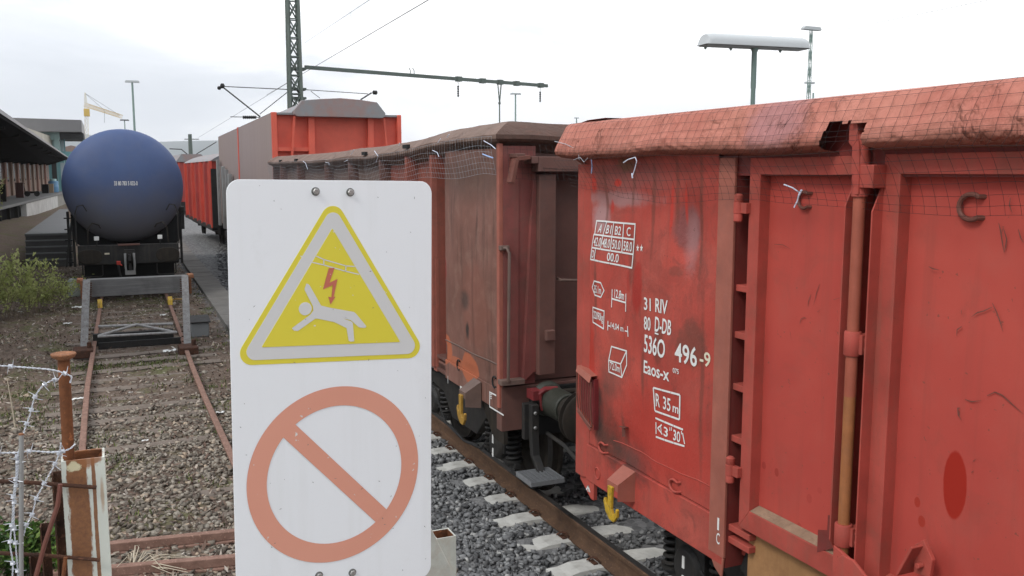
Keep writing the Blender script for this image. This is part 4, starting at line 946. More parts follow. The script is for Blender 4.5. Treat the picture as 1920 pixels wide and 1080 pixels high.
# ================================================================== WAGON 2 (brown open wagon, local frame: x into the body, y away, z up)
P2 = Vector((3.10, 7.16, 0)); RZ2 = R_(-.8)
W2 = thing('open_goods_wagon', 'dark brown dirty open goods wagon just behind the warning sign', 'freight wagon', P2, RZ2, 'goods wagons on the curved track')
F2 = FRAME[W2.name]; F2i = F2.inverted(); X2 = F2.to_3x3() @ Vector((1,0,0)); Y2 = F2.to_3x3() @ Vector((0,1,0))
def L2(px, py, u=0.): return F2i @ hit(px, py, P2+X2*u, X2)
def E2(px, py, v=0.): return F2i @ hit(px, py, P2+Y2*v, Y2)
LEN2 = 12.6
def b2l(mb, name, mat, par=None, **k): return mb.build(name, M[mat] if isinstance(mat, str) else mat, par or W2, local=True, **k)
zs2 = .90; zseam = L2(880,697).z; ypan = L2(836,560).y
def bul2(y, z):
    f = y/ypan; g = (z-1.15)/(3.1-1.15); d = 0
    if 0 < f < 1 and 0 < g < 1: d = .03*math.sin(math.pi*f)*math.sin(math.pi*g)+.012*math.sin(y*6+z*3)*math.sin(math.pi*f)
    return -d
mb = MB(); mb.grid(40, 60, lambda u, v: (bul2(.04+(ypan-.04)*u, zseam+(3.2-zseam)*v), .04+(ypan-.04)*u, zseam+(3.2-zseam)*v)); b2l(mb, 'wall', 'wall2', smooth=True)
mb = MB(); mb.box(-.012, .12, .04, ypan, zs2, zseam-.004); mb.box(.02,.12,ypan,LEN2,zs2,1.02); b2l(mb, 'sole_bar', 'wall2', bevel=.004)
mb = MB(); mb.prism([(.0,.90),(-.02,.70),(-.02,.60),(.22,.60),(.5,.84),(.5,.90)], lambda a,b,t: (t,a,b), .02, .06); b2l(mb, 'gusset', 'grime', bevel=.004)
mb = MB()
for a, b in (((836,637),(934,684)),): 
    p, q = L2(*a), L2(*b); mb.tube([(bul2(p.y+(q.y-p.y)*t/8,p.z)-.002, p.y+(q.y-p.y)*t/8, p.z+(q.z-p.z)*t/8) for t in range(9)], .007, 6)
b2l(mb, 'weld_seam', 'bay2brown', smooth=True)
mb = MB(); mb.box(-.02,.02,-.012,.045,.93,3.24); b2l(mb, 'corner_post', 'pillar1', bevel=.006)
# recess behind the panel and the ribbed bays
mb = MB(); mb.box(.14,.17,ypan-.02,LEN2,.95,3.2); mb.box(0,.16,ypan-.03,ypan,.95,3.2); b2l(mb, 'recess_panel', 'brown2')
ribs = [L2(px, 300).y for px in (812,765,715.5,657,612,560,528)]
for k, yy in enumerate(ribs):
    mb = MB(); mb.prism([(.02,-.05),(-.03,-.035),(-.03,.035),(.02,.05),(.14,.06),(.14,-.06)], lambda a,b,t: (a,yy+b,t), .95, 3.17)
    b2l(mb, 'side_rib', 'bay2red' if k in (0,1) else 'brown2', bevel=.004)
for k in range(len(ribs)-1):
    a, b = ribs[k], ribs[k+1]; mb = MB(); mb.grid(8, 10, lambda u, v: (.10-.05*math.sin(math.pi*u)*math.sin(math.pi*v), a+(b-a)*u, 1.0+2.15*v)); b2l(mb, 'bay_sheet', 'bay2red' if k < 2 else 'bay2brown', smooth=True)
mb = MB(); 
for py in (668,692): p = L2(822,py); mb.box(.0,.14,ypan,ypan+.3,p.z-.015,p.z+.015)
b2l(mb, 'rung', 'brown2')
mb = MB(); p = L2(815,560); mb.box(.0,.03,p.y-.05,p.y+.05,.9,2.1); b2l(mb, 'pillar', 'pillar1')
# end wall with its posts
ex = lambda px, v=0.: E2(px, 500, v).x
zbot = E2(960,722).z
mb = MB(); mb.box(.02,ex(1003),-.008,.03,zbot,3.22); mb.box(.02,ex(972),-.014,-.008,zbot,2.93); b2l(mb, 'end_plate', 'brown2red', bevel=.003)
mb = MB(); mb.box(ex(1003),2.6,.10,.13,zbot,3.22); b2l(mb, 'end_wall', 'brown2')
MB().box(.1,2.6,.5,.53,.9,3.2)
zt, zb_ = E2(1020,327,-.1).z, E2(1020,703,-.1).z
mb = MB(); x0, x1 = ex(1011,-.11), ex(1042,-.11); mb.box(x0,x1,-.11,.10,zb_,zt); b2l(mb, 'end_post', 'brown2', bevel=.008)
mb = MB(); mb.prism([(x0-.02,zb_+.02),(x0-.12,zb_-.06),(x0-.12,zb_-.03),(x0-.03,zt),(x0,zt),(x0,zb_+.02)], lambda a,b,t: (a,-.02+t,b), -.03, .1); b2l(mb, 'post_gusset', 'brown2red', bevel=.003)
mb = MB(); p = E2(1030,632,-.15); mb.box(p.x-.03,p.x+.055,-.16,-.11,p.z-.035,p.z+.06); b2l(mb, 'lamp_bracket', 'brown2', bevel=.008)
mb = MB(); mb.box(2.6-x1,2.6-x0,-.11,.10,zb_,zt); b2l(mb, 'end_post', 'brown2', bevel=.008)
mb = MB(); q0 = E2(1010,300,-.16); q1 = E2(1060,322,-.16); mb.box(q0.x,2.6-q0.x,-.16,.1,q1.z,q0.z+.03); mb.box(ex(996,-.16),q0.x,-.16,.1,q0.z-.03,q0.z+.03); mb.box(ex(968,-.16),ex(985,-.16),-.16,.0,q0.z+.02,q0.z+.055); b2l(mb, 'end_top_beam', 'brown2', bevel=.006)
mb = MB(); a = E2(966,298,-.12); b = E2(957,343,-.12); mb.beam(a, b, .035, .10, (0,1,0)); mb.beam(a, a+Vector((.12,0,.015)), .10, .035, (0,0,1)); b2l(mb, 'lid_lever', 'hook_brown', bevel=.004)
# vertical brake rod on the end with its brackets
a = E2(955,468,-.10); b = E2(953,716,-.10); mb = MB()
mb.tube([a+Vector((-.05,.07,.01)),a+Vector((-.015,.02,.012)),a+Vector((.0,0,-.03)),a+(b-a)*.5,b,b+Vector((.0,.03,-.03))], .014, 8); hr = b2l(mb, 'hand_rail', 'bay2brown', smooth=True)
for bb in ((b.x-.06,b.x+.16,-.10,.0,b.z-.035,b.z+.01),(a.x-.06,a.x+.02,-.06,.0,a.z-.01,a.z+.03)): b2l(MB().box(*bb), 'rail_bracket', 'bay2brown', hr, bevel=.004)
mb = MB(); mb.tube([E2(1045,522,-.05),E2(1052,525,-.12),E2(1094,526,-.12),E2(1130,527,-.12)], .013, 8); b2l(mb, 'cross_rail', 'bay2brown', smooth=True)
# headstock and everything hung on it
mb = MB(); mb.box(.0,2.6,-.02,.1,.72,zbot-.01); b2l(mb, 'headstock', 'brown2', bevel=.006); mb = MB(); mb.box(ex(990),2.4,-.06,-.022,.66,zbot-.03); b2l(mb, 'buffer_beam', 'black', bevel=.006)
mb = MB(); p = E2(1008,742,-.2); mb.box(p.x-.06,p.x+.03,-.24,-.10,p.z-.03,p.z+.05); mb.tube([p+Vector((.0,-.02,.02)),p+Vector((.05,-.04,.06)),p+Vector((.16,-.04,.055)),p+Vector((.20,-.04,.0)),p+Vector((.19,-.04,-.06))], .026, 8); mb.beam(p+Vector((.0,-.05,.03)),p+Vector((.015,-.05,-.12)), .03, .012); b2l(mb, 'brake_cock', 'maroon', smooth=True)
mb = MB(); mb.tube([E2(1030,736,-.16),E2(1095,731,-.16),E2(1160,727,-.16)], .025, 8); b2l(mb, 'brake_rod', 'grime', smooth=True)
# step: flat strap, bolts and grating
sx0, sx1, sy0, sy1, sz = 3.115-3.10, 3.40-3.10, 6.53-7.16, 6.82-7.16, .45
p = E2(1001,752,-.20); st = MB(); st.prism([(.0,1.0),(.0,.75),(-.02,.55),(-.11,.43),(-.14,.43),(-.06,.56),(-.045,.76),(-.045,1.0)], lambda a,b,t: (p.x-.02+t, p.y+a*1.6, b), -.03, .035); st.box(p.x-.09,p.x+.05,p.y,p.y+.06,.68,1.0)
stp = b2l(st, 'step_strap', 'dark_steel', bevel=.004)
for zz in (.93,.80): b2l(MB().lathe([(.016,0),(.016,.012),(.01,.018)], (p.x-.02,p.y-.07,zz), (0,-1,0), 8), 'strap_bolt', 'bolt', stp)
mb = MB()
for k in range(9): x = sx0+(sx1-sx0)*k/8; mb.box(x-.004,x+.004,sy0,sy1,sz-.022,sz)
for k in range(11): y = sy0+(sy1-sy0)*k/10; mb.box(sx0,sx1,y-.004,y+.004,sz-.024,sz-.001)
for k in range(9):
    for j in range(20): x = sx0+(sx1-sx0)*k/8; y = sy0+(sy1-sy0)*(j+.5)/20; mb.box(x-.006,x+.006,y-.003,y+.003,sz,sz+.005)
b2l(mb, 'step_grating', 'grating', stp)
mb = MB(); mb.box(sx0-.01,sx1+.01,sy0-.012,sy0-.004,sz-.035,sz+.004); mb.box(sx0-.01,sx1+.01,sy1+.004,sy1+.012,sz-.035,sz+.004); mb.box(sx0-.012,sx0-.004,sy0-.01,sy1+.01,sz-.035,sz+.004); mb.box(sx1+.004,sx1+.012,sy0-.01,sy1+.01,sz-.035,sz+.004); b2l(mb, 'step_frame', 'grating', stp)
# buffers on both wagons, coupling gear between them
for par, y0, d in ((W2,7.06,-1),(W1,5.66,1)):
    for xx in (4.38-.875, 4.38+.875):
        mb = MB(); mb.lathe([(.16,0),(.155,.02),(.135,.04),(.130,.40),(.12,.41)], (xx,y0,1.0), (0,d,0), 28); bf = mb.build('buffer', M['greenish'], par, True)
        MB().lathe([(.105,.40),(.105,.63),(.12,.64),(.21,.65),(.225,.66),(.225,.67),(.01,.69)], (xx,y0,1.0), (0,d,0), 28).build('buffer_head', M['grime'], bf, True)
mb = MB(); mb.tube([(4.38,7.0,1.02),(4.38,6.75,1.0),(4.38,6.4,.75),(4.38,6.1,.8),(4.38,5.75,1.0)], .035, 8); mb.build('coupling', M['grime'], W2, True)
for xx, dd in ((4.05,.0),(4.7,.03)): MB().tube([(xx,6.98,.85),(xx,6.8,.78),(xx+.05,6.5,.5),(xx+.05,6.2,.48),(xx,5.9,.7),(xx,5.72,.85)], .022, 8).build('brake_hose', M['dark'], W2, True)
mb = MB(); mb.tube([(3.45,6.95,.72),(3.45,6.62,.70),(3.5,6.45,.60),(3.62,6.42,.58),(3.9,6.42,.58)], .018, 8); mb.build('shunter_rail', M['dark_steel'], W2, True)
q = L2(899,738); tow_hook((-.02,q.y,zseam-.02), .95, M['bay2brown'], M['gold_hook'], W2, True)
for px, py in ((862,684),(929,716)):
    c = L2(px, py); MB().tube([(-.012,c.y+.045*math.cos(R_(a)),c.z+.05*math.sin(R_(a))) for a in range(-130,131,20)], .008, 6).build('rope_hook', M['dark'], W2, True, local=True)
# white load marks
fw = lambda a, b: (-.0155, a, b); mb = MB()
for pts in (((921,734),(921,762),(947,778)),((921,735),(933,741)),): strip(mb, [(L2(*p_).y, L2(*p_).z) for p_ in pts], .014, fw)
strip(mb, [(L2(*p_).y, L2(*p_).z) for p_ in ((866,726),(873,730))], .03, fw); strip(mb, [(L2(*p_).y, L2(*p_).z) for p_ in ((869.5,728),(869.5,735))], .014, fw); strip(mb, [(L2(*p_).y, L2(*p_).z) for p_ in ((842.5,705),(842.5,718))], .01, fw)
for k in range(3): strip(mb, [(L2(922.5,739+k*3.5).y, L2(922.5,739+k*3.5).z), (L2(924.5,740+k*3.5).y, L2(924.5,740+k*3.5).z)], .01, fw)
b2l(mb, 'load_mark', 'white')
mb = MB(); mb.box(.3,2.3,.1,LEN2,.72,.92); b2l(mb, 'underframe', 'dark_steel')
mb = MB(); mb.box(.02,2.6,.3,LEN2,.95,1.0); mb.box(2.5,2.6,.1,LEN2,.9,3.2); mb.box(0.02,2.6,LEN2-.1,LEN2,.9,3.2); b2l(mb, 'floor', 'brown2')
# rim
def rim2_profile(v):
    P_ = [(-.10,-.10),(-.01,-.03),(.045,-.012),(.07,.01),(.07,.045),(.03,.075),(-.06,.13),(-.135,.165),(-.20,.17),(-.6,.17)]
    f = v*(len(P_)-1); i = min(int(f), len(P_)-2); t = f-i
    return (P_[i][0]*(1-t)+P_[i+1][0]*t, P_[i][1]*(1-t)+P_[i+1][1]*t)
def lip2(y): return 3.262-.11*min(1,max(0,(y-.3)/4))+.02*math.exp(-((y-1.2)/1.)**2)
def sm(t): t = min(1,max(0,t)); return t*t*(3-2*t)
def rim2_fn(u, v):
    a, b = rim2_profile(v); q = math.sin(math.pi*min(1,max(0,(v-.2)/.7))); y = -a+(LEN2+.03+a)*u**1.3; k = sm(y/.6)
    b += k*(.03*nz1(y,.7,33)+q*(.035*nz1(y,1.1,34)+.012*nz1(y,6,35))); a2 = a+k*q*(.03*nz1(y,1.2,31)+.014*nz1(y+v,5,32))
    return (-a2, y, lip2(max(y,0))+b)
b2l(MB().grid(300, 28, rim2_fn), 'rim', 'rim2', smooth=True)
def rim2_end(u, v):
    a, b = rim2_profile(v); x = -a+(2.66+a)*u; k = sm(x/.5); q = math.sin(math.pi*min(1,max(0,(v-.2)/.7)))
    return (x, -(a+k*q*(.03*nz1(x,2.2,36))), lip2(0)+b+k*(.025*nz1(x,1.6,37)-.02*x/2.6))
b2l(MB().grid(80, 28, rim2_end), 'rim_end', 'rim2end', smooth=True)
b2l(MB().grid(30, 6, lambda u, v: (.3+2.2*v, .2+(LEN2-.3)*u, 3.25+.15*math.sin(math.pi*u)*0-.0+.02*math.sin(u*60))), 'load_cover', 'rim2', smooth=True)
b2l(MB().grid(20, 6, lambda u, v: (2.5+.12*v, LEN2*u, lip2(LEN2*u)+.17-.15*v)), 'rim_far_side', 'rim2', smooth=True)
for px, py in ((525,302),(554,300),(682,288),(760,275)):
    c = L2(px, py, -.07); b2l(MB().box(c.x-.01,c.x+.03,c.y-.08,c.y+.08,c.z-.02,c.z+.022), 'rim_slot', 'dark')
def net2(y, v):
    if v <= .4: return (-.085-.015*nz1(y,2,51)+.13*(.4-v)/.4*.6, y, lip2(y)+.03+.08*(.4-v)/.4)
    t = (v-.4)/.6; return (-.06*(1-t)-.035-.02*nz1(y,1.5,52), y, lip2(y)-.01-t*(.30+.05*nz1(y,1.3,53))+.015*math.sin(y*4))
net('bird_net', W2, net2, .0, LEN2, .075, [.4,.5,.6,.7,.8,.9,1.0], M['galv'], 0, .0012, True)
def net2e(y, v): return (y, -.07-.03*v+.02*nz1(y,2,54)-(.10*v if y > .3 else .02*v), lip2(0)-.03-.30*v-.03*nz1(y,1.4,55)-.03*y)
net('bird_net', W2, net2e, .03, 2.55, .06, [0,.17,.34,.5,.67,.84,1.0], M['net'], 0, .0011, True)
t2 = lambda *pp: [L2(px, py, -.10) for px, py in pp]
for pp in ([(568,302),(573,306),(577,318)],[(702,283),(709,293),(705,304)],[(811,282),(820,286),(823,294)],[(650,301),(646,303),(652,300)],[(610,304),(617,306),(617,310)],[(658,290),(664,281)],[(748,273),(749,268)],[(821,267),(826,260)],[(838,258),(842,252)],[(907,264),(921,272),(929,279)]): tie(t2(*pp), W2, None, .0035, True)
tie(t2((905,289),(915,293),(924,296)), W2, M['blue_tie'], .006, True)
bogie(W2, 4.38, 7.62, 9.42, 3.32)
bogie(W2, 4.54, 16.3, 18.1, 3.5)

# ================================================================== WAGON 3 (tall sliding-wall wagon)
P3 = Vector((3.53, 21.1, 0)); RZ3 = R_(-2.1)
W3 = thing('covered_goods_wagon', 'tall covered goods wagon with red end and grey brown sliding walls', 'freight wagon', P3, RZ3, 'goods wagons on the curved track')
F3i = FRAME[W3.name].inverted(); X3 = FRAME[W3.name].to_3x3() @ Vector((1,0,0)); Y3 = FRAME[W3.name].to_3x3() @ Vector((0,1,0))
def E3(px, py, v=0.): return F3i @ hit(px, py, P3+Y3*v, Y3)
def L3(px, py): return F3i @ hit(px, py, P3, X3)
def b3(mb, name, mat, par=None, **k): return mb.build(name, M[mat], par or W3, local=True, **k)
W3W = E3(753,260).x; Z3 = E3(514,210).z; L3L = L3(410,280).y
mb = MB(); mb.box(0,.05,.10,L3L,1.05,Z3-.02); b3(mb, 'side_wall', 'side3'); mb = MB(); mb.box(W3W-.05,W3W,.10,L3L,1.05,Z3-.02); b3(mb, 'side_wall', 'side3')
mb = MB(); yy = L3(447.5,280).y; mb.box(-.02,.03,yy-.10,yy+.10,1.05,Z3); b3(mb, 'door_joint', 'red3')
mb = MB(); mb.box(.05,W3W-.05,.14,.20,1.0,Z3); b3(mb, 'end_wall', 'red3')
mb = MB(); x1 = E3(527,300).x-E3(513,300).x; mb.box(0,.12,0,.16,.95,Z3); b3(mb, 'corner_post', 'red3', bevel=.01)
mb = MB(); mb.box(W3W-.10,W3W,0,.16,.95,Z3); b3(mb, 'corner_post', 'red3', bevel=.01)
for pa, pb in ((578.5,590),(690,700.5)):
    mb = MB(); mb.box(E3(pa,250).x,E3(pb,250).x,-.02,.14,.95,Z3-.02); b3(mb, 'end_post', 'red3', bevel=.008)
z = E3(545,280).z
for xa, xb_ in ((.12,E3(578.5,250).x),(E3(700.5,250).x,W3W-.1)): b3(MB().box(xa,xb_,.02,.15,z-.04,z+.05), 'cross_rail', 'red3')
mb = MB(); mb.box(.12,W3W-.1,.02,.14,Z3-.05,Z3-.004); b3(mb, 'top_rail', 'roof3'); b3(MB().box(.0,W3W,.165,L3L,Z3-.03,Z3-.012), 'roof_deck', 'roof3')
for pa, pb, w_ in (((552,218),(547,300),.06),((720,222),(726,285),.045)): b3(MB().beam(E3(*pa,.02), E3(*pb,.02), w_, .05), 'end_brace', 'red3')
hood = [(552.5,205.5),(566,188),(600,185.5),(638,183.8),(675,187),(707,191.8),(723,212.5),(722,219),(717,221.5),(640,219.5),(557,218),(552.5,214)]
hp = [E3(px,py,-.18) for px,py in hood]; mb = MB(); mb.prism([(p.x,p.z) for p in hp], lambda a,b,t: (a,t,b), -.18, .05); hd3 = b3(mb, 'hood', 'roof3', bevel=.01)
top = [(p.x,p.z) for p in [E3(px,py,.0) for px,py in ((566,190),(638,186),(707,194))]]
rf = [(E3(546,210).x,Z3-.02),(top[0][0],top[0][1]-.03),(top[1][0],top[1][1]-.03),(top[2][0],top[2][1]-.03),(E3(716,217).x,Z3-.02)]
mb = MB(); mb.prism(rf, lambda a,b,t: (a,t,b), .16, L3L); b3(mb, 'roof', 'roof3')
mb = MB(); mb.box(.2,W3W-.2,.1,L3L,.75,1.05); mb.box(.0,W3W,-.02,.15,.75,1.05); b3(mb, 'underframe', 'dark_steel')
for px, w_, t0, t1 in ((414,.22,300,470),(424,.20,312,470),(431,.10,318,470),(437,.24,326,470)):
    p = L3(px,t0); mb = MB(); mb.box(-.16,-.06,p.y-w_,p.y+w_,1.0,p.z); b3(mb, 'door_runner', 'grey_paint', bevel=.01)
for yy in (24.2,26.0,33.5,35.3): wheelset(W3, float(trackX(yy))+.1, yy)
for yy in (23.2,32.6):
    mb = MB(); mb.prism([(0,.55),(0,.75),(3.8,.75),(3.8,.55),(3.0,.32),(.8,.32)], lambda a,b,t: (3.75+(yy-22)*.04+t,yy+a,b), 0, .1); mb.build('bogie_frame', M['dark_steel'], W3, bevel=.01)
for xx in (4.3,6.05):
    bf = MB().lathe([(.18,0),(.14,.06),(.13,.4),(.23,.42),(.23,.46)], (xx+.1,21.0,1.05), (0,-1,0), 24).build('buffer', M['grime'], W3, True)

# ================================================================== WAGON 4 and 5 further along the line
a4 = onZ(399,428,.78); b4 = onZ(349,404.5,.78); dv = (b4-a4); RZ4 = -math.atan2(dv.x, dv.y); L4 = 11.5
W4 = thing('goods_wagon', 'bright red ribbed goods wagon seen beside the blue tank', 'freight wagon', (a4.x,a4.y,0), RZ4, 'goods wagons on the curved track')
F4i = FRAME[W4.name].inverted()
b4f = lambda mb, name, mat, **k: mb.build(name, M[mat], W4, local=True, **k)
z4 = EYE+(322-303)/1714*(a4-_C).length*1.0
mb = MB(); mb.box(.06,2.7,.02,L4,.85,z4); b4f(mb, 'body', 'red4')
for k in range(7):
    y = .1+k*L4/6.4; MB().prism([(.06,-.16),(-.04,-.11),(-.04,.11),(.06,.16)], lambda a,b,t: (a,y+b,t), .80, z4).build('side_rib', M['red4b' if k%2 else 'red4'], W4, local=True)
mb = MB(); mb.grid(16, 2, lambda u, v: (.0+2.7*u, -.05+(L4+.1)*v, z4+.42*math.sin(math.pi*min(1,max(0,u)))**.8)); mb.prism([(.0+2.7*u/14, z4+.42*math.sin(math.pi*u/14)**.8) for u in range(15)], lambda a,b,t: (a,t,b), -.04, .02); b4f(mb, 'roof', 'roof3')
mb = MB(); mb.box(.3,2.4,.1,L4,.5,.84); mb.box(-.02,.2,0,L4,.70,.86)
b4f(mb, 'underframe', 'dark_steel')
mb = MB(); mb.box(.0,2.7,-.12,.02,.8,z4-.3); b4f(mb, 'end_wall', 'dark_steel')
for k, yy in enumerate((2.2,9.2)):
    p = FRAME[W4.name] @ Vector((1.35,yy,0)); wheelset(W4, p.x, p.y)
p5 = at(331, 303, 66)
W5 = thing('goods_wagon', 'distant dull red wagon with blue grey roof under the green pole', 'freight wagon', (p5.x,p5.y,0), RZ4, 'goods wagons on the curved track')
z5 = p5.z; ww = (at(388,303,66)-p5).length
MB().box(.05,ww-.05,0,12,.8,z5-.05).build('body', M['red4b'], W5, local=True, bevel=.03)
for k in range(4): MB().box(.1+k*(ww-.3)/3,.2+k*(ww-.3)/3,-.06,.0,.8,z5-.05).build('end_post', M['red4'], W5, local=True)
MB().prism([(-.05,z5-.02),(.35,z5+.55),(ww-.5,z5+.55),(ww+.05,z5-.02)], lambda a,b,t: (a,t,b), -.1, 12.1).build('roof', M['roof3'], W5, local=True)
MB().box(.2,ww-.2,.1,11.9,.2,.8).build('underframe', M['dark_steel'], W5, local=True)

# ================================================================== TANK WAGON on the siding
TX, TY = .505, 24.25
T = thing('tank_wagon', 'dark blue tank wagon standing on the siding behind the buffer stop', 'tank wagon', (TX, TY, 0), R_(-1.0))
tb_ = lambda mb, name, mat, par=None, **k: mb.build(name, M[mat], par or T, local=True, **k)
RT, ZT = 1.405, 2.65
pr = [(RT*math.sin(t), .20-.62*math.cos(t)**1.0+.42) for t in [math.pi/2*k/22 for k in range(23)]]
pr = [(max(r,.001), h) for r, h in pr]+[(RT,2),(RT,11),(RT*.8,11.4),(.01,11.6)]
tk = tb_(MB().lathe(pr, (-.045,0,ZT), (0,1,0), 72, False), 'tank', 'tank', smooth=True)
mb = MB(); V, Fc = text_pts('33 80 783 5 032-0', .02); xs = [v[0] for v in V]; ys = [v[1] for v in V]
pz = onY(235,344,TY).z; px0 = onY(214,344,TY).x-TX; px1 = onY(258,344,TY).x-TX
def dome_y(x, z):
    r = min(1, math.hypot(x+.045, z-ZT)/RT); return .62-.62*math.sqrt(1-r*r)
vv = []
for a, b in V:
    x = px0+(a-min(xs))/(max(xs)-min(xs))*(px1-px0); z = pz-.05+(b-min(ys))/(max(ys)-min(ys))*.105; vv.append((x, dome_y(x,z)-.006, z))
mb.add(vv, Fc); tb_(mb, 'wagon_number', 'white', tk)
mb = MB(); mb.box(-1.15,1.15,-.02,.12,.74,1.22); tb_(mb, 'headstock', 'dark_steel', bevel=.015)
mb = MB(); mb.box(-.25,.25,-.08,.1,1.20,1.235); tb_(mb, 'shunter_plate', 'brown2', bevel=.004)
mb = MB(); mb.box(-.95,.95,.12,11.5,.7,1.15); mb.box(-1.0,1.0,.9,1.3,1.1,1.5); tb_(mb, 'underframe', 'black')
for s_ in (-1,1):
    mb = MB(); mb.prism([(s_*.25,1.15),(s_*1.1,1.15),(s_*1.22,1.25),(s_*1.30,1.95),(s_*1.12,1.85),(s_*.8,1.5),(s_*.3,1.30)], lambda a,b,t: (a,.75+t,b), 0, .5); tb_(mb, 'saddle', 'black', bevel=.01)
for s_ in (-1,1):
    xx = s_*.87; pl = []
    for k in range(24): a = 2*math.pi*k/24; pl.append((xx+.27*math.copysign(abs(math.cos(a))**.75, math.cos(a)), .98+.175*math.copysign(abs(math.sin(a))**.75, math.sin(a))))
    bfm = MB().lathe([(.14,0),(.11,.25),(.10,.42)], (xx,0,.98), (0,-1,0), 20); bf = tb_(bfm, 'buffer', 'grime', smooth=True)
    tb_(MB().prism(pl, lambda a,b,t: (a,t,b), -.48, -.43), 'buffer_head', 'grime', bf, bevel=.015)
    mb = MB(); x = s_*.72; mb.lathe([(.012,0),(.012,.18)], (x,-.03,1.2), (0,0,1), 6); mb.box(x-.014,x+.014,-.05,-.01,1.2,1.35); lp = tb_(mb, 'lamp_iron', 'dark_steel')
    tb_(MB().box(x-.055,x+.055,-.06,-.03,1.34,1.44), 'reflector', 'white', lp, bevel=.01)
    mb = MB(); h0 = s_*.45; h1 = s_*1.0
    mb.tube([(s_*.62,-.05,.74),(s_*.62,-.06,.50),(s_*.66,-.06,.46),(s_*1.02,-.06,.46),(s_*1.06,-.06,.50),(s_*1.06,-.05,.74)], .014, 8); tb_(mb, 'shunter_rail', 'dark_steel', smooth=True)
    mb = MB(); pth = [(s_*1.16,.0,1.22),(s_*1.16,-.02,2.0),(s_*1.10,-.02,2.18),(s_*.98,.0,2.2),(s_*.90,.05,2.05)]; mb.tube(pth, .016, 8); tb_(mb, 'hand_rail', 'dark_steel', smooth=True)
    mb = MB(); mb.tube([(s_*.92,.05,1.25),(s_*.9,.05,1.62),(s_*.80,.12,1.76),(s_*.66,.2,1.70),(s_*.62,.24,1.62)], .016, 8); tb_(mb, 'brake_handle', 'grime', smooth=True)
for x_, y_ in ((1.28,1.2),(-1.28,1.2)):
    mb = MB(); mb.box(x_-.03,x_+.03,y_,y_+.06,.6,2.1); mb.box(x_-.14,x_-.08,y_+.1,y_+.16,.6,2.0); mb.beam((x_-.2,y_,.6),(x_+.02,y_,2.0),.05,.05)
    for k in range(5): mb.box(x_-.2,x_+.03,y_+.02,y_+.05,.7+.28*k,.73+.28*k)
    mb.box(x_-.02,x_+.10,y_-.05,y_+.3,1.5,2.08); tb_(mb, 'ladder', 'dark_steel')
hk = MB(); hk.prism([(-.09,1.0),(-.10,.86),(-.05,.80),(-.0,.78),(.0,.62),(.10,.62),(.10,1.0)], lambda a,b,t: (a*.0+.0+t,-.35+a*1.6,b), -.03, .03); hk.box(-.12,.12,-.10,0,.86,1.10); tb_(hk, 'draw_hook', 'dark_steel', bevel=.008)
mb = MB(); mb.tube([(-.10,-.2,1.02),(-.10,-.26,.70),(-.09,-.26,.55),(.09,-.26,.55),(.10,-.26,.70),(.10,-.2,1.02)], .03, 8); mb.box(-.12,.12,-.30,-.22,.50,.60); tb_(mb, 'shackle', 'grey_paint', smooth=True)
mb = MB(); mb.tube([(-.26,-.03,.80),(-.27,-.14,.78),(-.25,-.18,.6),(-.21,-.18,.38)], .03, 8); hs = tb_(mb, 'brake_hose', 'dark', smooth=True)
mb = MB(); mb.box(-.30,-.21,-.20,-.10,.74,.83); mb.beam((-.30,-.15,.83),(-.18,-.2,.72),.03,.03); tb_(mb, 'hose_cock', 'redvalve', hs, bevel=.01)
mb = MB(); mb.box(-.56,-.45,-.026,-.02,.99,1.03); tb_(mb, 'data_plate', 'cream_letter')
for yy in (25.6,27.4,33,34.8): wheelset(T, float(sideX(yy))+.0, yy)
mb = MB(); mb.box(-1.05,1.05,.6,3.6,.25,.72); tb_(mb, 'bogie', 'black')

# ================================================================== BUFFER STOP
BY = 18.6; pL = onZ(158,655,-.2); pR = onZ(352,662,-.2)
BS = thing('buffer_stop', 'old rail built buffer stop with a grey timber beam across the siding', 'buffer stop', (.45, BY, 0))
bl_, br_ = onY(157,537,BY), onY(357,537,BY); zt = onY(250,521,BY).z; zb = onY(250,553,BY).z
mb = MB(); mb.box(bl_.x+.06,br_.x-.04,BY-.02,BY+.22,zb,zt); mb.build('beam', M['wood'], BS, bevel=.012)
for x_, pb, nm in ((onY(162,522,BY-.15).x,onZ(158,655,-.2),0),(onY(347,520,BY-.15).x,onZ(352,660,-.2),1)):
    top = Vector((x_,BY-.12,zt+.02)); bot = Vector((pb.x,min(pb.y,17.4),-.22)); d = (top-bot).normalized(); up = Vector((0,-1,.3)); mb = MB()
    mb.beam(bot, top, .125, .018, up); off = d.cross(Vector((1,0,0))).normalized(); off = off if off.y > 0 else -off
    mb.beam(bot+off*.07, top+off*.07, .02, .13, up); mb.beam(bot+off*.14, top+off*.14, .07, .03, up)
    st_ = mb.build('strut', M['strut'], BS, bevel=.004)
    mb = MB()
    for k in range(11):
        c = top.lerp(bot, .04+k*.03 if k < 7 else .66+(k-7)*.06); s_ = 1 if nm == 0 else -1; mb.lathe([(.012,0),(.012,.035)], c+Vector((s_*.06,0,0))+off*.03, (s_,0,0), 6)
    mb.build('bolt', M['rust_dark'], st_)
    mb = MB(); s_ = -1 if nm == 0 else 1; mb.box(top.x+s_*.09-.025,top.x+s_*.09+.025,BY-.1,BY+.02,zb-.02,zt); mb.box(min(top.x+s_*.06,top.x+s_*.17),max(top.x+s_*.06,top.x+s_*.17),BY-.04,BY+.24,zt-.05,zt+.02); mb.build('corner_iron', M['rust_pale'], BS, bevel=.006)
    mb = MB(); mb.box(pb.x-.16,pb.x+.16,bot.y-.35,bot.y+.10,-.2,-.06); mb.lathe([(.04,0),(.04,.12)], (pb.x+.1,bot.y-.1,-.08), (0,0,1), 8); mb.build('foot', M['rust_dark'], BS, bevel=.02)
FY = 17.75
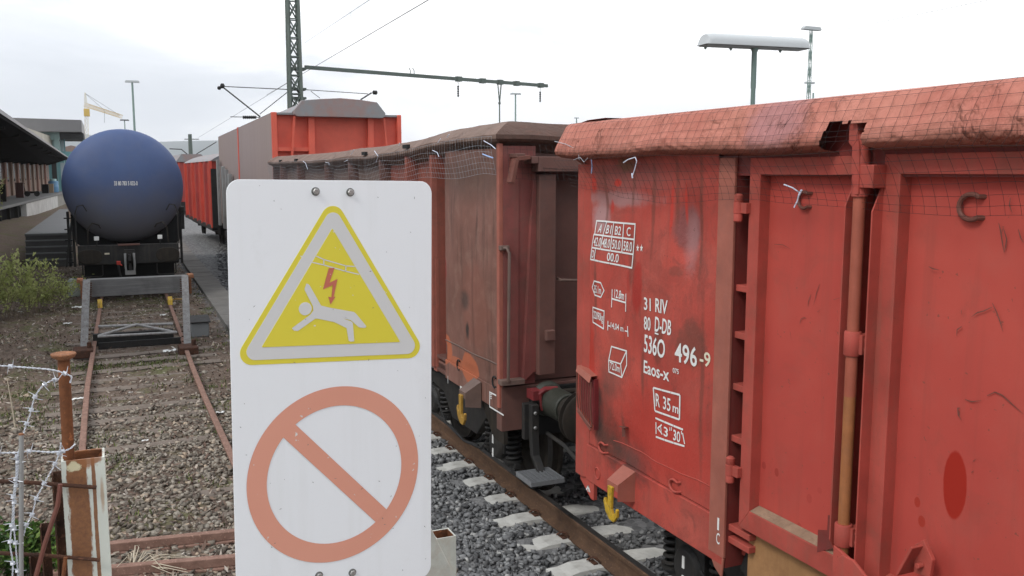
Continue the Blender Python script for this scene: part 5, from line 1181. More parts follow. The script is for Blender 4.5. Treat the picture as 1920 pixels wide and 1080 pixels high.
def fp(px, py, y=FY): return onY(px, py, y)
mb = MB()
for a, b, ya, yb_ in (((184,612),(324,607),FY+.25,FY+.25),((183,631),(332,623),FY,FY),((184,630),(257,608),FY,FY+.25),((255,608),(330,623),FY+.25,FY)):
    mb.tube([onY(*a,ya), onY(*b,yb_)], .024, 10)
mb.build('tie_frame', M['white_tube'], BS, True)
mb = MB(); p = onY(184,642,FY+.1); q = onY(340,632,FY+.1); mb.box(p.x,q.x,FY+.08,FY+.14,-.2,p.z-.01); mb.build('tie_board', M['dark_steel'], BS, bevel=.006)
mb = MB(); mb.box(-.32,1.08,FY+.45,FY+.55,-.2,.02); mb.build('rear_tie', M['dark_steel'], BS, bevel=.006)
for px, py, lab in ((180,571,'yellow brake shoe clamped on the left siding rail'),(306,566,'yellow brake shoe with loose handle on the right siding rail')):
    p = onZ(px, py, -.05); s_ = thing('brake_shoe', lab, 'brake shoe', (float(sideX(p.y))+(-.755 if px < 200 else .755),p.y,-.1), 0, 'brake shoes on the siding rails')
    MB().prism([(-.25,.0),(-.2,.12),(-.12,.19),(.0,.10),(.30,.015),(.30,.0)], lambda a,b,t: (t,a,b), -.05, .05).build('shoe', M['yellow_hook'], s_, local=True, bevel=.008)
    MB().tube([(.05,.1,.06),(.12,.0,.1),(.28,-.04,.1),(.36,.02,.1)] if px > 200 else [(-.02,-.2,.1),(-.03,-.34,.09),(-.02,-.42,.05)], .013, 6).build('handle', M['gold_hook'], s_, True, local=True)
# grey box beside the stop and pale canister behind it
p = onZ(371,632,-.2); q = onY(360,602,p.y); mb = MB(); wd = .36
bx = thing('cable_box', 'grey metal box on the ground right of the buffer stop', 'box', (p.x,p.y,-.2)); h_ = q.z+.2
mb.box(-.12,wd*.6,-.02,.34,0,h_-.05); mb.build('housing', M['sheet_grey'], bx, local=True, bevel=.02)
mb = MB(); mb.prism([(-.05,h_-.045),(-.05,h_-.02),(.42,h_+.05),(.42,h_+.02)], lambda a,b,t: (t,a,b), -.15, wd*.6+.03); mb.build('lid', M['dark_steel'], bx, local=True)
p = onZ(142,556,-.2); cn = thing('canister', 'pale translucent canister left of the buffer stop beam', 'canister', (p.x,p.y,-.2)); hh = onY(142,520,p.y).z+.2
MB().lathe([(.0,0),(.15,0),(.17,.03),(.17,hh*.8),(.13,hh*.93),(.05,hh*.96),(.05,hh),(0,hh)], (0,0,0), (0,0,1), 20).build('shell', M['canister'], cn, True, local=True)
MB().lathe([(.055,hh-.05),(.055,hh+.01)], (0,0,0), (0,0,1), 12).build('cap', M['dark'], cn, True, local=True)

# ================================================================== WARNING SIGN
SA = onY(424,338,1.775); SB = onY(809,340,1.83); SN = Vector((SB.y-SA.y, -(SB.x-SA.x), 0)).normalized()   # faces the viewer
def sgn(px, py): return hit(px, py, SA, SN)
s_tl, s_tr, s_br = sgn(424,336), sgn(809.5,340), sgn(806.5,1077)
e1 = (s_tr-s_tl).normalized(); e2 = SN.cross(e1).normalized(); e2 = e2 if e2.z > 0 else -e2
s_c = s_tl; SWD = (s_tr-s_tl).length; SHT = (s_tr-s_br).length+.004
def S(px, py): v = sgn(px, py)-s_tl; return (v.dot(e1), -v.dot(e2))
def sp3(n): return lambda a, b, t=0: s_tl+e1*a-e2*b+SN*(n+t)
SG = thing('warning_sign', 'white rectangular sign with yellow triangle of a falling figure above a red prohibition ring', 'sign', (s_tl.x, s_tl.y, 0))
def rrect(x0, y0, x1, y1, r, n=8):
    P_ = []
    for cx_, cy_, a0 in ((x1-r,y0+r,-90),(x1-r,y1-r,0),(x0+r,y1-r,90),(x0+r,y0+r,180)):
        for k in range(n+1): a = R_(a0+90*k/n); P_.append((cx_+r*math.cos(a), cy_+r*math.sin(a)))
    return P_
def rpoly(pts, r, n=8):
    out = []; m = len(pts)
    for i in range(m):
        p = Vector(pts[i]); a = (Vector(pts[i-1])-p).normalized(); b = (Vector(pts[(i+1)%m])-p).normalized(); ang = a.angle(b); d = r/math.tan(ang/2)
        c = p+(a+b).normalized()*(r/math.sin(ang/2)); s = p+a*d; e = p+b*d
        a0 = math.atan2((s-c).y,(s-c).x); a1 = math.atan2((e-c).y,(e-c).x); dd = (a1-a0+math.pi)%(2*math.pi)-math.pi
        for k in range(n+1): t = a0+dd*k/n; out.append((c.x+r*math.cos(t), c.y+r*math.sin(t)))
    return out
f0 = sp3(0)
pl_ = MB().prism(rrect(0,0,SWD,SHT,.026), lambda a,b,t: f0(a,b,t), -.003, 0).build('plate', M['sign_white'], SG, bevel=.0006)
def art(name, poly, mat, n, holes=None, par=None):
    return MB().prism(poly, lambda a,b,t: sp3(n)(a,b,t), -.0006, 0).build(name, M[mat], par or pl_)
# triangle: outer corner points in the picture
T0, T1, T2 = S(624,366), S(432,686), S(803,670)
cen = tuple(sum(v[i] for v in (T0,T1,T2))/3 for i in (0,1))
def off(k): return [(cen[0]+(v[0]-cen[0])*k, cen[1]+(v[1]-cen[1])*k) for v in (T0,T1,T2)]
art('triangle_border', rpoly(off(1.0), .024), 'sign_yellow', .0006)
ti = art('triangle_band', rpoly(off(.915), .017), 'sign_grey', .0012)
art('triangle_field', rpoly([S(622.5,428), S(490,651), S(750,641)], .0012, 2), 'sign_yellow', .0018)
fig = MB(); ff = lambda a, b, t: sp3(.0024)(a, b, t)
def zz(pts): return [S(420+x*400/1137, 320+y*380/1080) for x, y in pts]
hc = zz([(431,735)])[0]; hr_ = abs(zz([(465,735)])[0][0]-hc[0])
fig.prism([(hc[0]+hr_*math.cos(a*math.pi/14), hc[1]+hr_*math.sin(a*math.pi/14)) for a in range(28)], ff, -.0006, 0)
body = [(428,625),(436,607),(447,603),(455,612),(515,718),(560,729),(690,752),(702,762),(757,829),(750,837),(727,836),(716,833),(672,795),(630,787),(675,802),(684,810),(692,908),(672,910),(662,905),(651,838),(585,806),(500,788),(484,788),(392,853),(372,852),(360,840),(366,834),(456,768),(474,745),(472,722),(428,636)]
fig.add([ff(a,b,0) for a,b in zz(body)], [tuple(range(len(body)))])
fig.build('falling_figure', M['sign_grey'], pl_)
mb = MB(); fw2 = lambda a, b: sp3(.0022)(a, b)
for pts in ([(470,488),(530,502),(645,535),(716,552)],[(490,455),(530,473),(648,507),(693,510)],[(530,473),(530,502)],[(648,507),(646,535)]): strip(mb, zz(pts), .0022, fw2)
mb.build('overhead_line_symbol', M['sign_grey'], pl_)
bolt = zz([(556,519),(587,517),(560,596),(603,576),(582,672),(592,670),(566,713),(553,671),(570,674),(577,609),(525,633)])
mb = MB(); mb.add([sp3(.0026)(a,b) for a,b in bolt], [tuple(range(len(bolt)))]); mb.build('lightning_arrow', M['sign_bolt_red'], pl_)
# prohibition ring as a true circle on the plate
rl_, rr_, rt_, rb_ = S(457.5,893), S(787,872), S(632,728.5), S(612,1052)
rc = ((rl_[0]+rr_[0])/2, (rt_[1]+rb_[1])/2); ro = ((rr_[0]-rl_[0])/2+(rb_[1]-rt_[1])/2)/2; ri = ro*.785
mb = MB(); n = 96; fr_ = sp3(.0008)
vs = [fr_(rc[0]+r*math.cos(2*math.pi*k/n), rc[1]+r*math.sin(2*math.pi*k/n)) for r in (ro,ri) for k in range(n)]
mb.add(vs, [(k,(k+1)%n,n+(k+1)%n,n+k) for k in range(n)])
a_ = Vector(S(531,806)); b__ = Vector(S(720,980)); d = (b__-a_).normalized(); m_ = Vector(rc); hw = ro*.092; L = ri+.002; p = Vector((-d.y,d.x))*hw
mb.add([sp3(.0011)(*(m_-d*L-p)), sp3(.0011)(*(m_+d*L-p)), sp3(.0011)(*(m_+d*L+p)), sp3(.0011)(*(m_-d*L+p))], [(0,1,2,3)])
mb.build('prohibition_ring', M['sign_red'], pl_)
for k, (px, py) in enumerate(((591.5,359),(656.5,360.5),(598,1079),(660.5,1073.5))):
    c = sp3(0)(*S(px,py)); w_ = MB().lathe([(.0085,0),(.0085,.0012),(.004,.0013)], c, SN, 20).build('washer', M['washer'], SG, True)
    MB().lathe([(.0062,.001),(.0066,.0045),(.0055,.0062),(.003,.0062)], c, SN, 6).build('bolt', M['bolt'], w_, bevel=.0006)
# scuffs: small dark nicks in the enamel
mb = MB(); rs = random.Random(5)
for k in range(46):
    a, b = rs.uniform(.01,SWD-.01), rs.uniform(.01,SHT-.01); an = rs.uniform(0,3.1); l = rs.uniform(.0008,.0035); w_ = rs.uniform(.0004,.0009)
    dx, dy = math.cos(an)*l, math.sin(an)*l; mb.add([sp3(.0032)(a-dx,b-dy), sp3(.0032)(a+dy*w_/l,b-dx*w_/l), sp3(.0032)(a+dx,b+dy), sp3(.0032)(a-dy*w_/l,b+dx*w_/l)], [(0,1,2,3)])
mb.build('scuff_marks', M['washer'], pl_)
cx_ = SWD*.52; back = lambda a, b, n: s_tl+e1*a-e2*b+SN*n
for b in (.02, SHT-.03):
    mb = MB(); mb.beam(back(cx_-.09,b,-.012), back(cx_+.09,b,-.012), .016, .03, (0,0,1)); mb.build('clamp_bar', M['galv'], SG)
GZ0 = 1.25
pc = back(cx_,0,-.055)
mb = MB(); mb.box(pc.x-.03,pc.x+.03,pc.y-.03,pc.y+.03,GZ0,pc.z-.01); mb.build('post', M['whitepost2'], SG, bevel=.003)

# loading ramp wall that carries the fence and the sign, below the picture
q_ = MB(); q_.prism([(-14,-8),(2.35,-8),(2.35,2.05),(1.6,2.55),(-14,2.55)], lambda a,b,t: (a,b,t), -.6, GZ0)
tag(q_.build('loading_ramp', M['concrete_side'], None, bevel=.03), 'old concrete loading ramp under the fence posts and the sign', 'ramp')

# ================================================================== FENCE BITS IN FRONT
def box_tube(mb, x0, x1, y0, y1, z0, z1, t):
    o = [(x0,y0),(x1,y0),(x1,y1),(x0,y1)]; i_ = [(x0+t,y0+t),(x1-t,y0+t),(x1-t,y1-t),(x0+t,y1-t)]
    vs = [(a,b,z0) for a,b in o]+[(a,b,z1) for a,b in o]+[(a,b,z1) for a,b in i_]+[(a,b,z1-.35) for a,b in i_]
    fs = [(k,(k+1)%4,4+(k+1)%4,4+k) for k in range(4)]+[(4+k,4+(k+1)%4,8+(k+1)%4,8+k) for k in range(4)]+[(8+k,8+(k+1)%4,12+(k+1)%4,12+k) for k in range(4)]+[(12,13,14,15),(3,2,1,0)]
    return mb.add(vs, fs)
PX0, PX1 = onY(115,880,1.85).x, onY(196,860,1.85).x; PZ = onY(150,862,1.85).z
FPo = thing('fence_post', 'white square steel fence post with open top, streaked with rust, on the left', 'fence post', ((PX0+PX1)/2, 1.85, 0), 0, 'white fence posts')
hwx = (PX1-PX0)/2; mb = MB(); box_tube(mb, -hwx, hwx, 0, .065, GZ0, PZ, .004); mb.build('tube', M['whitepost'], FPo, local=True)
mb = MB(); box_tube(mb, -hwx+.0045, hwx-.0045, .0045, .0605, PZ-.30, PZ-.0015, .001); mb.build('rusty_lining', M['rust'], FPo, local=True)
q0 = onY(821,1000,2.0); q1 = onY(852,996,2.0)
FP2 = thing('fence_post', 'pale square steel fence post with open top behind the lower right corner of the sign', 'fence post', ((q0.x+q1.x)/2, 2.0, 0), 0, 'white fence posts')
w2 = (q1.x-q0.x)/2+.004; mb = MB(); box_tube(mb, -w2, w2, 0, .055, GZ0, onY(835,1008,2.0).z, .003); mb.build('tube', M['whitepost2'], FP2, local=True)
mb = MB(); box_tube(mb, -w2+.0035, w2-.0035, .0035, .0515, onY(835,1008,2.0).z-.2, onY(835,1008,2.0).z-.0012, .001); mb.build('rusty_lining', M['rust'], FP2, local=True)
c0, c1 = onY(806,985,1.93), onY(845,1064,1.93); mb = MB(); mb.prism([(-.05,c0.z-c1.z),(-.0,c0.z-c1.z),(c1.x-c0.x,.0),(c1.x-c0.x,-.02),(-.05,-.02)], lambda a,b,t: (c0.x-FP2.location.x+a, c0.y-2.0+t, c1.z+b), 0, .012); mb.build('cheek_plate', M['whitepost2'], FP2, local=True, bevel=.002)
# rusty tube with a mushroom cap tied to the post
YF = 1.872
tp, bt = onY(119,668,YF), onY(128.5,850,YF); d = (tp-bt).normalized()
RT_ = thing('rusty_pole', 'rusty round tube with a flat mushroom cap beside the streaked post', 'pole', (bt.x, YF, 2.2))
MB().tube([bt-d*.12, bt, tp], .0105, 16).build('tube', M['rust'], RT_, True)
MB().lathe([(.003,-.008),(.012,-.006),(.020,-.001),(.0225,.004),(.0215,.006),(.012,.0045),(.001,.004)], tp, d, 28).build('cap', M['rust_pale'], RT_, True)
# reinforcing bars of the makeshift fence
def bar(name, pts, r, mat, lab, ribs=False, grp='rusty bars of the makeshift fence', y=1.84, cat='bar'):
    P_ = [onY(px, py, y if len(t) == 0 else t[0]) for px, py, *t in pts]
    full = []
    for i in range(len(P_)-1):
        n = max(2, int((P_[i+1]-P_[i]).length/.004)) if ribs else 6
        full += [P_[i].lerp(P_[i+1], k/n) for k in range(n)]
    full.append(P_[-1]); rr = [r*(1.12 if ribs and k % 2 else 1) for k in range(len(full))]
    return tag(MB().tube(full, rr, 8).build(name, M[mat], None, True), lab, cat, grp)
bar('reinforcing_bar', [(-40,901),(60,905),(181,914)], .0038, 'rust_dark', 'upper horizontal rusty ribbed bar crossing the streaked post', True)
bar('reinforcing_bar', [(-40,1035),(80,1041),(187,1050)], .0036, 'rust_dark', 'lower horizontal rusty ribbed bar crossing the streaked post', True)
def angle(px, py, lab):
    p = onY(px, py, 1.90); mb = MB(); mb.box(p.x-.008,p.x-.0055,1.90,1.92,GZ0,p.z); mb.box(p.x-.008,p.x+.008,1.92,1.9225,GZ0,p.z); return tag(mb.build('angle_iron', M['rust_dark'], None), lab, 'angle iron', 'rusty angle irons of the fence')
angle(105, 890, 'rusty angle iron standing left of the streaked post, tallest of three'); angle(83, 988, 'rusty angle iron behind the slanting rod'); angle(63, 1045, 'shortest rusty angle iron beside the grey rod')
bar('steel_rod', [(113,908),(108,948),(84,1020),(66,1085),(40,1180)], .0042, 'hook_brown', 'slanting reddish steel rod leaning against the streaked post', False, 'loose rods of the fence', 1.825)
bar('steel_rod', [(123,1045),(118,1085),(110,1180)], .0035, 'rust', 'short rusty rod low against the post', False, 'loose rods of the fence', 1.825)
g0 = onY(40,815,1.82); gr = thing('steel_stake', 'thin grey painted stake with rusty tip wrapped in barbed wire', 'stake', (g0.x,1.82,GZ0))
MB().tube([onY(39.5,1200,1.82), g0], .0042, 10).build('shaft', M['grey_paint'], gr, True); MB().tube([g0-Vector((0,0,.0005)), g0+Vector((0,0,.0025))], .0044, 10).build('tip', M['rust_pale'], gr, True)
# ---- barbed wire: two twisted strands and wound barbs
def barbed(pts, lab, y=1.82, barbs=6, r=.0008, tw=.0015, pitch=.016, ph=0):
    P_ = [onY(px, py, t[0] if t else y) for px, py, *t in pts]
    C = []
    for i in range(len(P_)-1):
        p0, p1, p2, p3 = P_[max(i-1,0)], P_[i], P_[i+1], P_[min(i+2,len(P_)-1)]
        n = max(3, int((p2-p1).length/.0016))
        for k in range(n):
            t = k/n; C.append(.5*((2*p1)+(p2-p0)*t+(2*p0-5*p1+4*p2-p3)*t*t+(3*p1-p0-3*p2+p3)*t*t*t))
    C.append(P_[-1]); mb = MB(); s = 0; A_ = []; B_ = []
    for i, c in enumerate(C):
        t = (C[min(i+1,len(C)-1)]-C[max(i-1,0)]).normalized(); u = t.cross(Vector((.1,1,.05))).normalized(); v = t.cross(u)
        if i: s += (c-C[i-1]).length
        a = 2*math.pi*s/pitch+ph; A_.append(c+(u*math.cos(a)+v*math.sin(a))*tw*.62); B_.append(c-(u*math.cos(a)+v*math.sin(a))*tw*.62)
    mb.tube(A_, r, 6); mb.tube(B_, r, 6)
    rr = random.Random(len(pts)*7+int(pts[0][0])); tot = s; w_ = tag(mb.build('barbed_wire', M['wire'], None, True), lab, 'barbed wire', 'barbed wire of the fence')
    for k in range(barbs):
        br_ = MB()
        i = int((k+.5+rr.uniform(-.2,.2))/barbs*(len(C)-1)); i = max(2, min(len(C)-3, i)); c = C[i]; t = (C[i+1]-C[i-1]).normalized(); u = t.cross(Vector((0,1,0))).normalized(); v = t.cross(u)
        br_.tube([c+t*(.006*q/16-.003)+(u*math.cos(q*1.1)+v*math.sin(q*1.1))*.0036 for q in range(17)], .0010, 5)
        for sg in (1,-1):
            a = rr.uniform(-.6,.6); dirn = (u*math.cos(a)+v*math.sin(a))*sg+t*rr.uniform(-.35,.35)
            br_.tube([c+t*sg*.003+dirn*.002, c+t*sg*.003+dirn*.0145], [.0009,.0003], 5)
        br_.build('barb', M['wire'], w_, True)
    return w_
barbed([(-30,684),(20,687),(60,690),(100,694),(128,703),(134,708),(131,718)], 'upper barbed wire running left from the mushroom capped tube', barbs=2)
barbed([(110,711,1.84),(92,716),(76,728),(64,748),(57,775),(49,797),(44,812)], 'barbed wire bowing from the capped tube down to the grey stake', barbs=5)
barbed([(-30,849),(20,849),(60,846),(100,848),(128,843),(141,832)], 'middle barbed wire from the left edge round the foot of the capped tube', barbs=3)
barbed([(114,830),(112,845),(104,868),(92,890),(82,908),(68,935),(60,965),(49,985),(44,1005)], 'barbed wire slanting down left from the post to the stake', barbs=6)
barbed([(38,838),(31,862),(30,895),(25,930),(23,975),(19,1020),(24,1060),(20,1120)], 'barbed wire hanging down left of the grey stake, outermost', barbs=7, pitch=.012)
barbed([(34,850),(33,890),(27,935),(26,985),(30,1030),(33,1070),(36,1120)], 'barbed wire hanging close along the grey stake', barbs=7, pitch=.012, ph=1.5)
# thin withered stalk by the fence
def stalks(name, pts_list, r, mat, lab, cat):
    mb = MB()
    for P_ in pts_list: mb.tube(P_, [r*(1-.6*i/(len(P_)-1)) for i in range(len(P_))], 5)
    return tag(mb.build(name, M[mat], None, True), lab, cat)
b = onZ(28,800,-.18); stalks('dry_stalk', [[b, b+Vector((-.02,0,.3)), b+Vector((-.05,.02,.62))]], .011, 'straw', 'single dry pale stalk standing left of the barbed wire', 'plant')
rs = random.Random(3); L_ = []
b = onZ(248,1066,-.17)
for k in range(26):
    e_ = onZ(rs.uniform(215,372), rs.uniform(1030,1080), -.16); e_.z += rs.uniform(.0,.05); m_ = b.lerp(e_,.5)+Vector((rs.uniform(-.03,.03),rs.uniform(-.03,.03),rs.uniform(.02,.10))); L_.append([b+Vector((rs.uniform(-.03,.03),rs.uniform(-.03,.03),0)), m_, e_])
stalks('straw_tuft', L_, .006, 'straw', 'pale dead straw tuft on gravel right of the streaked post', 'plant')

# litter on the siding
rs = random.Random(9)
for k, (px, py, sz, lab) in enumerate(((127,608,.11,'white paper scrap left of the buffer stop strut'),(37,586,.07,'small white scrap on the far left of the mossy ground'),(272,828,.05,'white crumb lying between siding rails nearest the sign'),(145,578,.16,'crumpled pale rags beside the buffer stop, upper left'),(318,660,.14,'pale torn wrapper between rails just before the stop'),(413,775,.07,'pale flat chip beside the right siding rail'),(147,750,.10,'crushed pale plastic bit beside the left siding rail'),(305,592,.08,'small pale scrap behind the tie frame'),(245,737,.035,'tiny white pebble between siding rails'))):
    c = onZ(px, py, -.165); mb = MB(); n = 7
    h = [[rs.uniform(-.25,.35)*sz for _ in range(n)] for _ in range(n)]
    mb.grid(n, n, lambda u, v: (c.x+(u-.5)*sz*1.5+h[int(v*(n-1))][int(u*(n-1))]*.3, c.y+(v-.5)*sz*.9, c.z+.01+abs(h[int(u*(n-1))][int(v*(n-1))])*.8))
    tag(mb.build('litter_scrap', M['white'], None), lab, 'litter', 'litter on the siding')

# ================================================================== VEGETATION
def sprig_bush(name, label, base, sprigs, mat, leaf, per, group=None, twig_r=.006):
    o = thing(name, label, 'shrub', base, 0, group); tw = MB(); V = []; T_ = []
    rg = np.random.default_rng(int(abs(base[0]*100)+len(sprigs)))
    for P_ in sprigs:
        tw.tube(P_, [twig_r*(1-.7*i/(len(P_)-1)) for i in range(len(P_))], 5)
        seg = len(P_)-1; tone = rg.uniform(0,1)
        for k in range(per):
            t = (.18+.82*rg.uniform(0,1)**.8)*seg; i = min(int(t), seg-1); c = Vector(P_[i]).lerp(Vector(P_[i+1]), t-i)+Vector(rg.normal(0,leaf*.55,3))
            up = (Vector(P_[i+1])-Vector(P_[i])).normalized(); d = (up*.8+Vector(rg.normal(0,.6,3))).normalized(); e_ = d.cross(Vector(rg.normal(0,1,3))).normalized(); l = leaf*rg.uniform(.6,1.3)
            V += [c-d*l*.1, c+d*l*.45+e_*l*.3, c+d*l, c+d*l*.4-e_*l*.3]; T_ += [min(1,max(0,tone*.6+rg.uniform(0,.4)))]*4
    tw.build('stem', M['twig'], o, True)
    Va = np.array([tuple(v) for v in V])-np.array(base); F_ = (np.arange(len(V)//4)*4)[:,None]+np.arange(4)[None]
    f = raw_mesh('foliage', Va, F_, M[mat], False, np.array(T_)); f.parent = o; return o
rs = random.Random(21)
def bushel(cx, cy, n, hmin, hmax, spread, lean=(0,0)):
    out = []
    for k in range(n):
        b = Vector((cx+rs.gauss(0,spread*.35), cy+rs.gauss(0,spread*.35), -.2)); a = rs.uniform(0,6.28); h = rs.uniform(hmin,hmax); r = rs.uniform(.1,1)*spread
        tip = b+Vector((math.cos(a)*r+lean[0]*h, math.sin(a)*r*.7+lean[1]*h, h)); m1 = b.lerp(tip,.35)+Vector((rs.gauss(0,.05),rs.gauss(0,.05),h*.12)); m2 = b.lerp(tip,.7)+Vector((rs.gauss(0,.06),rs.gauss(0,.06),h*.10)); out.append([b,m1,m2,tip])
        for j in range(2):
            s = m1.lerp(m2, rs.random()); a2 = rs.uniform(0,6.28); out.append([s, s+Vector((math.cos(a2)*.12,math.sin(a2)*.12,.16*h)), s+Vector((math.cos(a2)*.2,math.sin(a2)*.2,.36*h))])
    return out
c = onZ(18,600,-.2); sprig_bush('willow_shrub', 'large yellow green shrub with upright sprigs at the left edge', (c.x,c.y,-.2), bushel(c.x,c.y,30,.5,1.35,.85), 'leaf', .075, 24, 'shrubs left of the siding')
c = onZ(84,585,-.2); sprig_bush('willow_shrub', 'lower spreading shrub with leaning sprigs in front of the dark steps', (c.x,c.y,-.2), bushel(c.x,c.y,26,.3,.8,.75,(.25,0)), 'leaf', .062, 20, 'shrubs left of the siding')
c = onZ(-40,480,-.1); sprig_bush('willow_shrub', 'tall thin shrub in front of the dark platform edge, far left', (c.x,c.y,-.2), bushel(c.x+.1,c.y,22,1.6,3.0,1.0,(.1,0)), 'leaf', .07, 40, 'shrubs left of the siding')
c = onZ(35,1075,-.18); sprig_bush('ivy_plant', 'low dark green leafy plant behind the barbed wire, bottom left', (c.x,c.y,-.2), bushel(c.x,c.y,40,.12,.36,.3), 'ivy', .05, 30, None, .004)

# ================================================================== LEFT SIDE: steps, shed, canopy, station building
s0, s1 = onZ(46,439,.9), onZ(134,439,.9); sb = onZ(92,497,-.2)
ST = thing('wooden_steps', 'dark stepped end of a long grey loading platform left of the tank wagon', 'steps', (s0.x, s0.y, 0))
far = onZ(127,392,.9); fx0 = onZ(112,392,.9)
n = 5
for k in range(n):
    z1 = .9-k*.21; yk = s0.y-(k)*.11
    mb = MB(); mb.box(s0.x+.02,s1.x-.02,yk,yk+.3,-.25,z1-.04) if k else mb.box(s0.x+.02,s1.x-.02,yk+.02,yk+.3,-.25,z1-.05)
    sp_ = mb.build('riser', M['step'], ST); mb = MB(); mb.box(s0.x,s1.x,yk-.03,yk+.12,z1-.045,z1); mb.build('nosing', M['step_edge'], sp_)
mb = MB(); mb.add([(s0.x,s0.y,.9),(s1.x,s0.y,.9),(far.x,far.y,.9),(fx0.x,fx0.y,.9),(s0.x,s0.y,.82),(s1.x,s0.y,.82),(far.x,far.y,.82),(fx0.x,fx0.y,.82)], [(0,1,2,3),(7,6,5,4),(0,4,5,1),(1,5,6,2),(2,6,7,3),(3,7,4,0)]); mb.build('deck', M['deck'], ST)
mb = MB(); mb.add([(s1.x-.1,s0.y+.2,.82),(far.x-.1,far.y,.82),(far.x-.1,far.y,-.3),(s1.x-.1,s0.y+.2,-.3)], [(0,1,2,3)]); mb.add([(s0.x+.1,s0.y+.2,.82),(fx0.x+.1,far.y,.82),(fx0.x+.1,far.y,-.3),(s0.x+.1,s0.y+.2,-.3)], [(0,1,2,3)]); mb.build('side_board', M['step'], ST)
# goods shed: local frame y along its platform edge
pA, pB = onZ(8,386.7,1.0), onZ(115,361.7,1.0); dv = pB-pA; RZs = -math.atan2(dv.x, dv.y)
SH = thing('goods_shed', 'long old goods shed with pinkish pilasters, platform and dark overhanging canopy', 'building', (pA.x,pA.y,0), RZs)
Fs = FRAME[SH.name]; Fsi = Fs.inverted(); Xs = Fs.to_3x3() @ Vector((1,0,0)); LS = 44
bs_ = lambda mb, name, mat, par=None, **k: mb.build(name, M[mat], par or SH, local=True, **k)
mb = MB(); mb.box(-3.2,0,-35,LS,.82,1.0); plt_ = bs_(mb, 'platform', 'deck', bevel=.03)
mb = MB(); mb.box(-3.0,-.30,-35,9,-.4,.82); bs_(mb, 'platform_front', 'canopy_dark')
w0 = (Fsi @ onZ(46,407,-.1)).y; w1_ = (Fsi @ onZ(95,386,-.1)).y; mb = MB(); mb.box(-.4,-.04,w0,w1_,-.4,.82); bs_(mb, 'platform_wall', 'pale_wall'); mb = MB(); mb.box(-.4,-.08,w1_,LS,-.4,.82); bs_(mb, 'platform_wall', 'concrete_side')
for k in range(10): mb = MB(); mb.box(-.28,-.1,-26+k*3.6,-25.7+k*3.6,-.4,.82); bs_(mb, 'platform_post', 'timber')
YWE = (Fsi @ hit(93,340,Fs @ Vector((-3.0,0,0)),Xs)).y
mb = MB(); mb.box(-3.4,-3.0,-35,YWE,1.0,5.2); bs_(mb, 'wall', 'shed_wall')
mb = MB(); mb.box(-9,-3.4,-35,YWE,-.4,5.2); bs_(mb, 'rear_block', 'shed_wall')
for k in range(int((YWE+26)/3.75)):
    y = -26+k*3.75; mat = ['pilaster','pilaster_pink'][k%2] if k != 5 else 'teal_pale'
    mb = MB(); mb.box(-3.0,-2.82,y,y+.9,1.0,5.2); bs_(mb, 'pilaster', mat)
    mb = MB(); mb.box(-3.0,-2.97,y+1.15,y+2.9,2.2,4.4); f = bs_(mb, 'window', 'timber'); mb = MB(); mb.box(-2.97,-2.96,y+1.3,y+2.75,2.35,4.3); bs_(mb, 'pane', 'shed_glass', f)
# canopy: its outer edge runs where the photo shows it, sloping up outwards with timber brackets
cA, cB = Fsi @ onZ(0,220,4.5), Fsi @ onZ(126,297,4.5); sl = (cB.x-cA.x)/(cB.y-cA.y); cx = lambda y: cA.x+(y-cA.y)*sl
y0c, y1c = -46, 62
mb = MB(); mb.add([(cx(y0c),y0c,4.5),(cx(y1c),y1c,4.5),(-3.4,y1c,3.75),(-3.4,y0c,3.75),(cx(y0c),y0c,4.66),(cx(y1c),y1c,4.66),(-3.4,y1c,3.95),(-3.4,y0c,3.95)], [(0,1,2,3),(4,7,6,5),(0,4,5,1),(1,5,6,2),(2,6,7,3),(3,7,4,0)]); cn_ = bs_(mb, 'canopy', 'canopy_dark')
mb = MB(); mb.add([(cx(y0c)+.03,y0c,4.60),(cx(y1c)+.03,y1c,4.60),(cx(y1c)+.03,y1c,4.72),(cx(y0c)+.03,y0c,4.72)], [(0,1,2,3)]); mb.add([(cx(y0c)+.03,y0c,4.72),(cx(y1c)+.03,y1c,4.72),(cx(y1c)-.2,y1c,4.74),(cx(y0c)-.2,y0c,4.74)], [(0,1,2,3)]); bs_(mb, 'canopy_edge', 'roof_edge', cn_)
for k in range(14):
    y = -34+k*6.8; xe = cx(y); mb = MB(); mb.beam((xe-.2,y,4.42),(-3.0,y,3.72),.18,.16); bs_(mb, 'canopy_bracket', 'timber', cn_)
mb = MB(); 
u0, u1, u2, u3 = [Fsi @ hit(px,py,Fs @ Vector((-3.3,0,0)),Xs) for px,py in ((24,231),(100,257),(101,278),(106,289))]
mb.add([(-3.3,-30,5.5),(-3.3,u1.y,5.5),(-3.3,u1.y,u1.z),(-3.3,-30,u1.z),(-9,-30,5.5),(-9,u1.y,5.5),(-9,u1.y,u1.z),(-9,-30,u1.z)], [(0,1,2,3),(1,5,6,2),(3,2,6,7),(4,7,6,5),(0,3,7,4)]); bs_(mb, 'upper_wall', 'cream_wall')
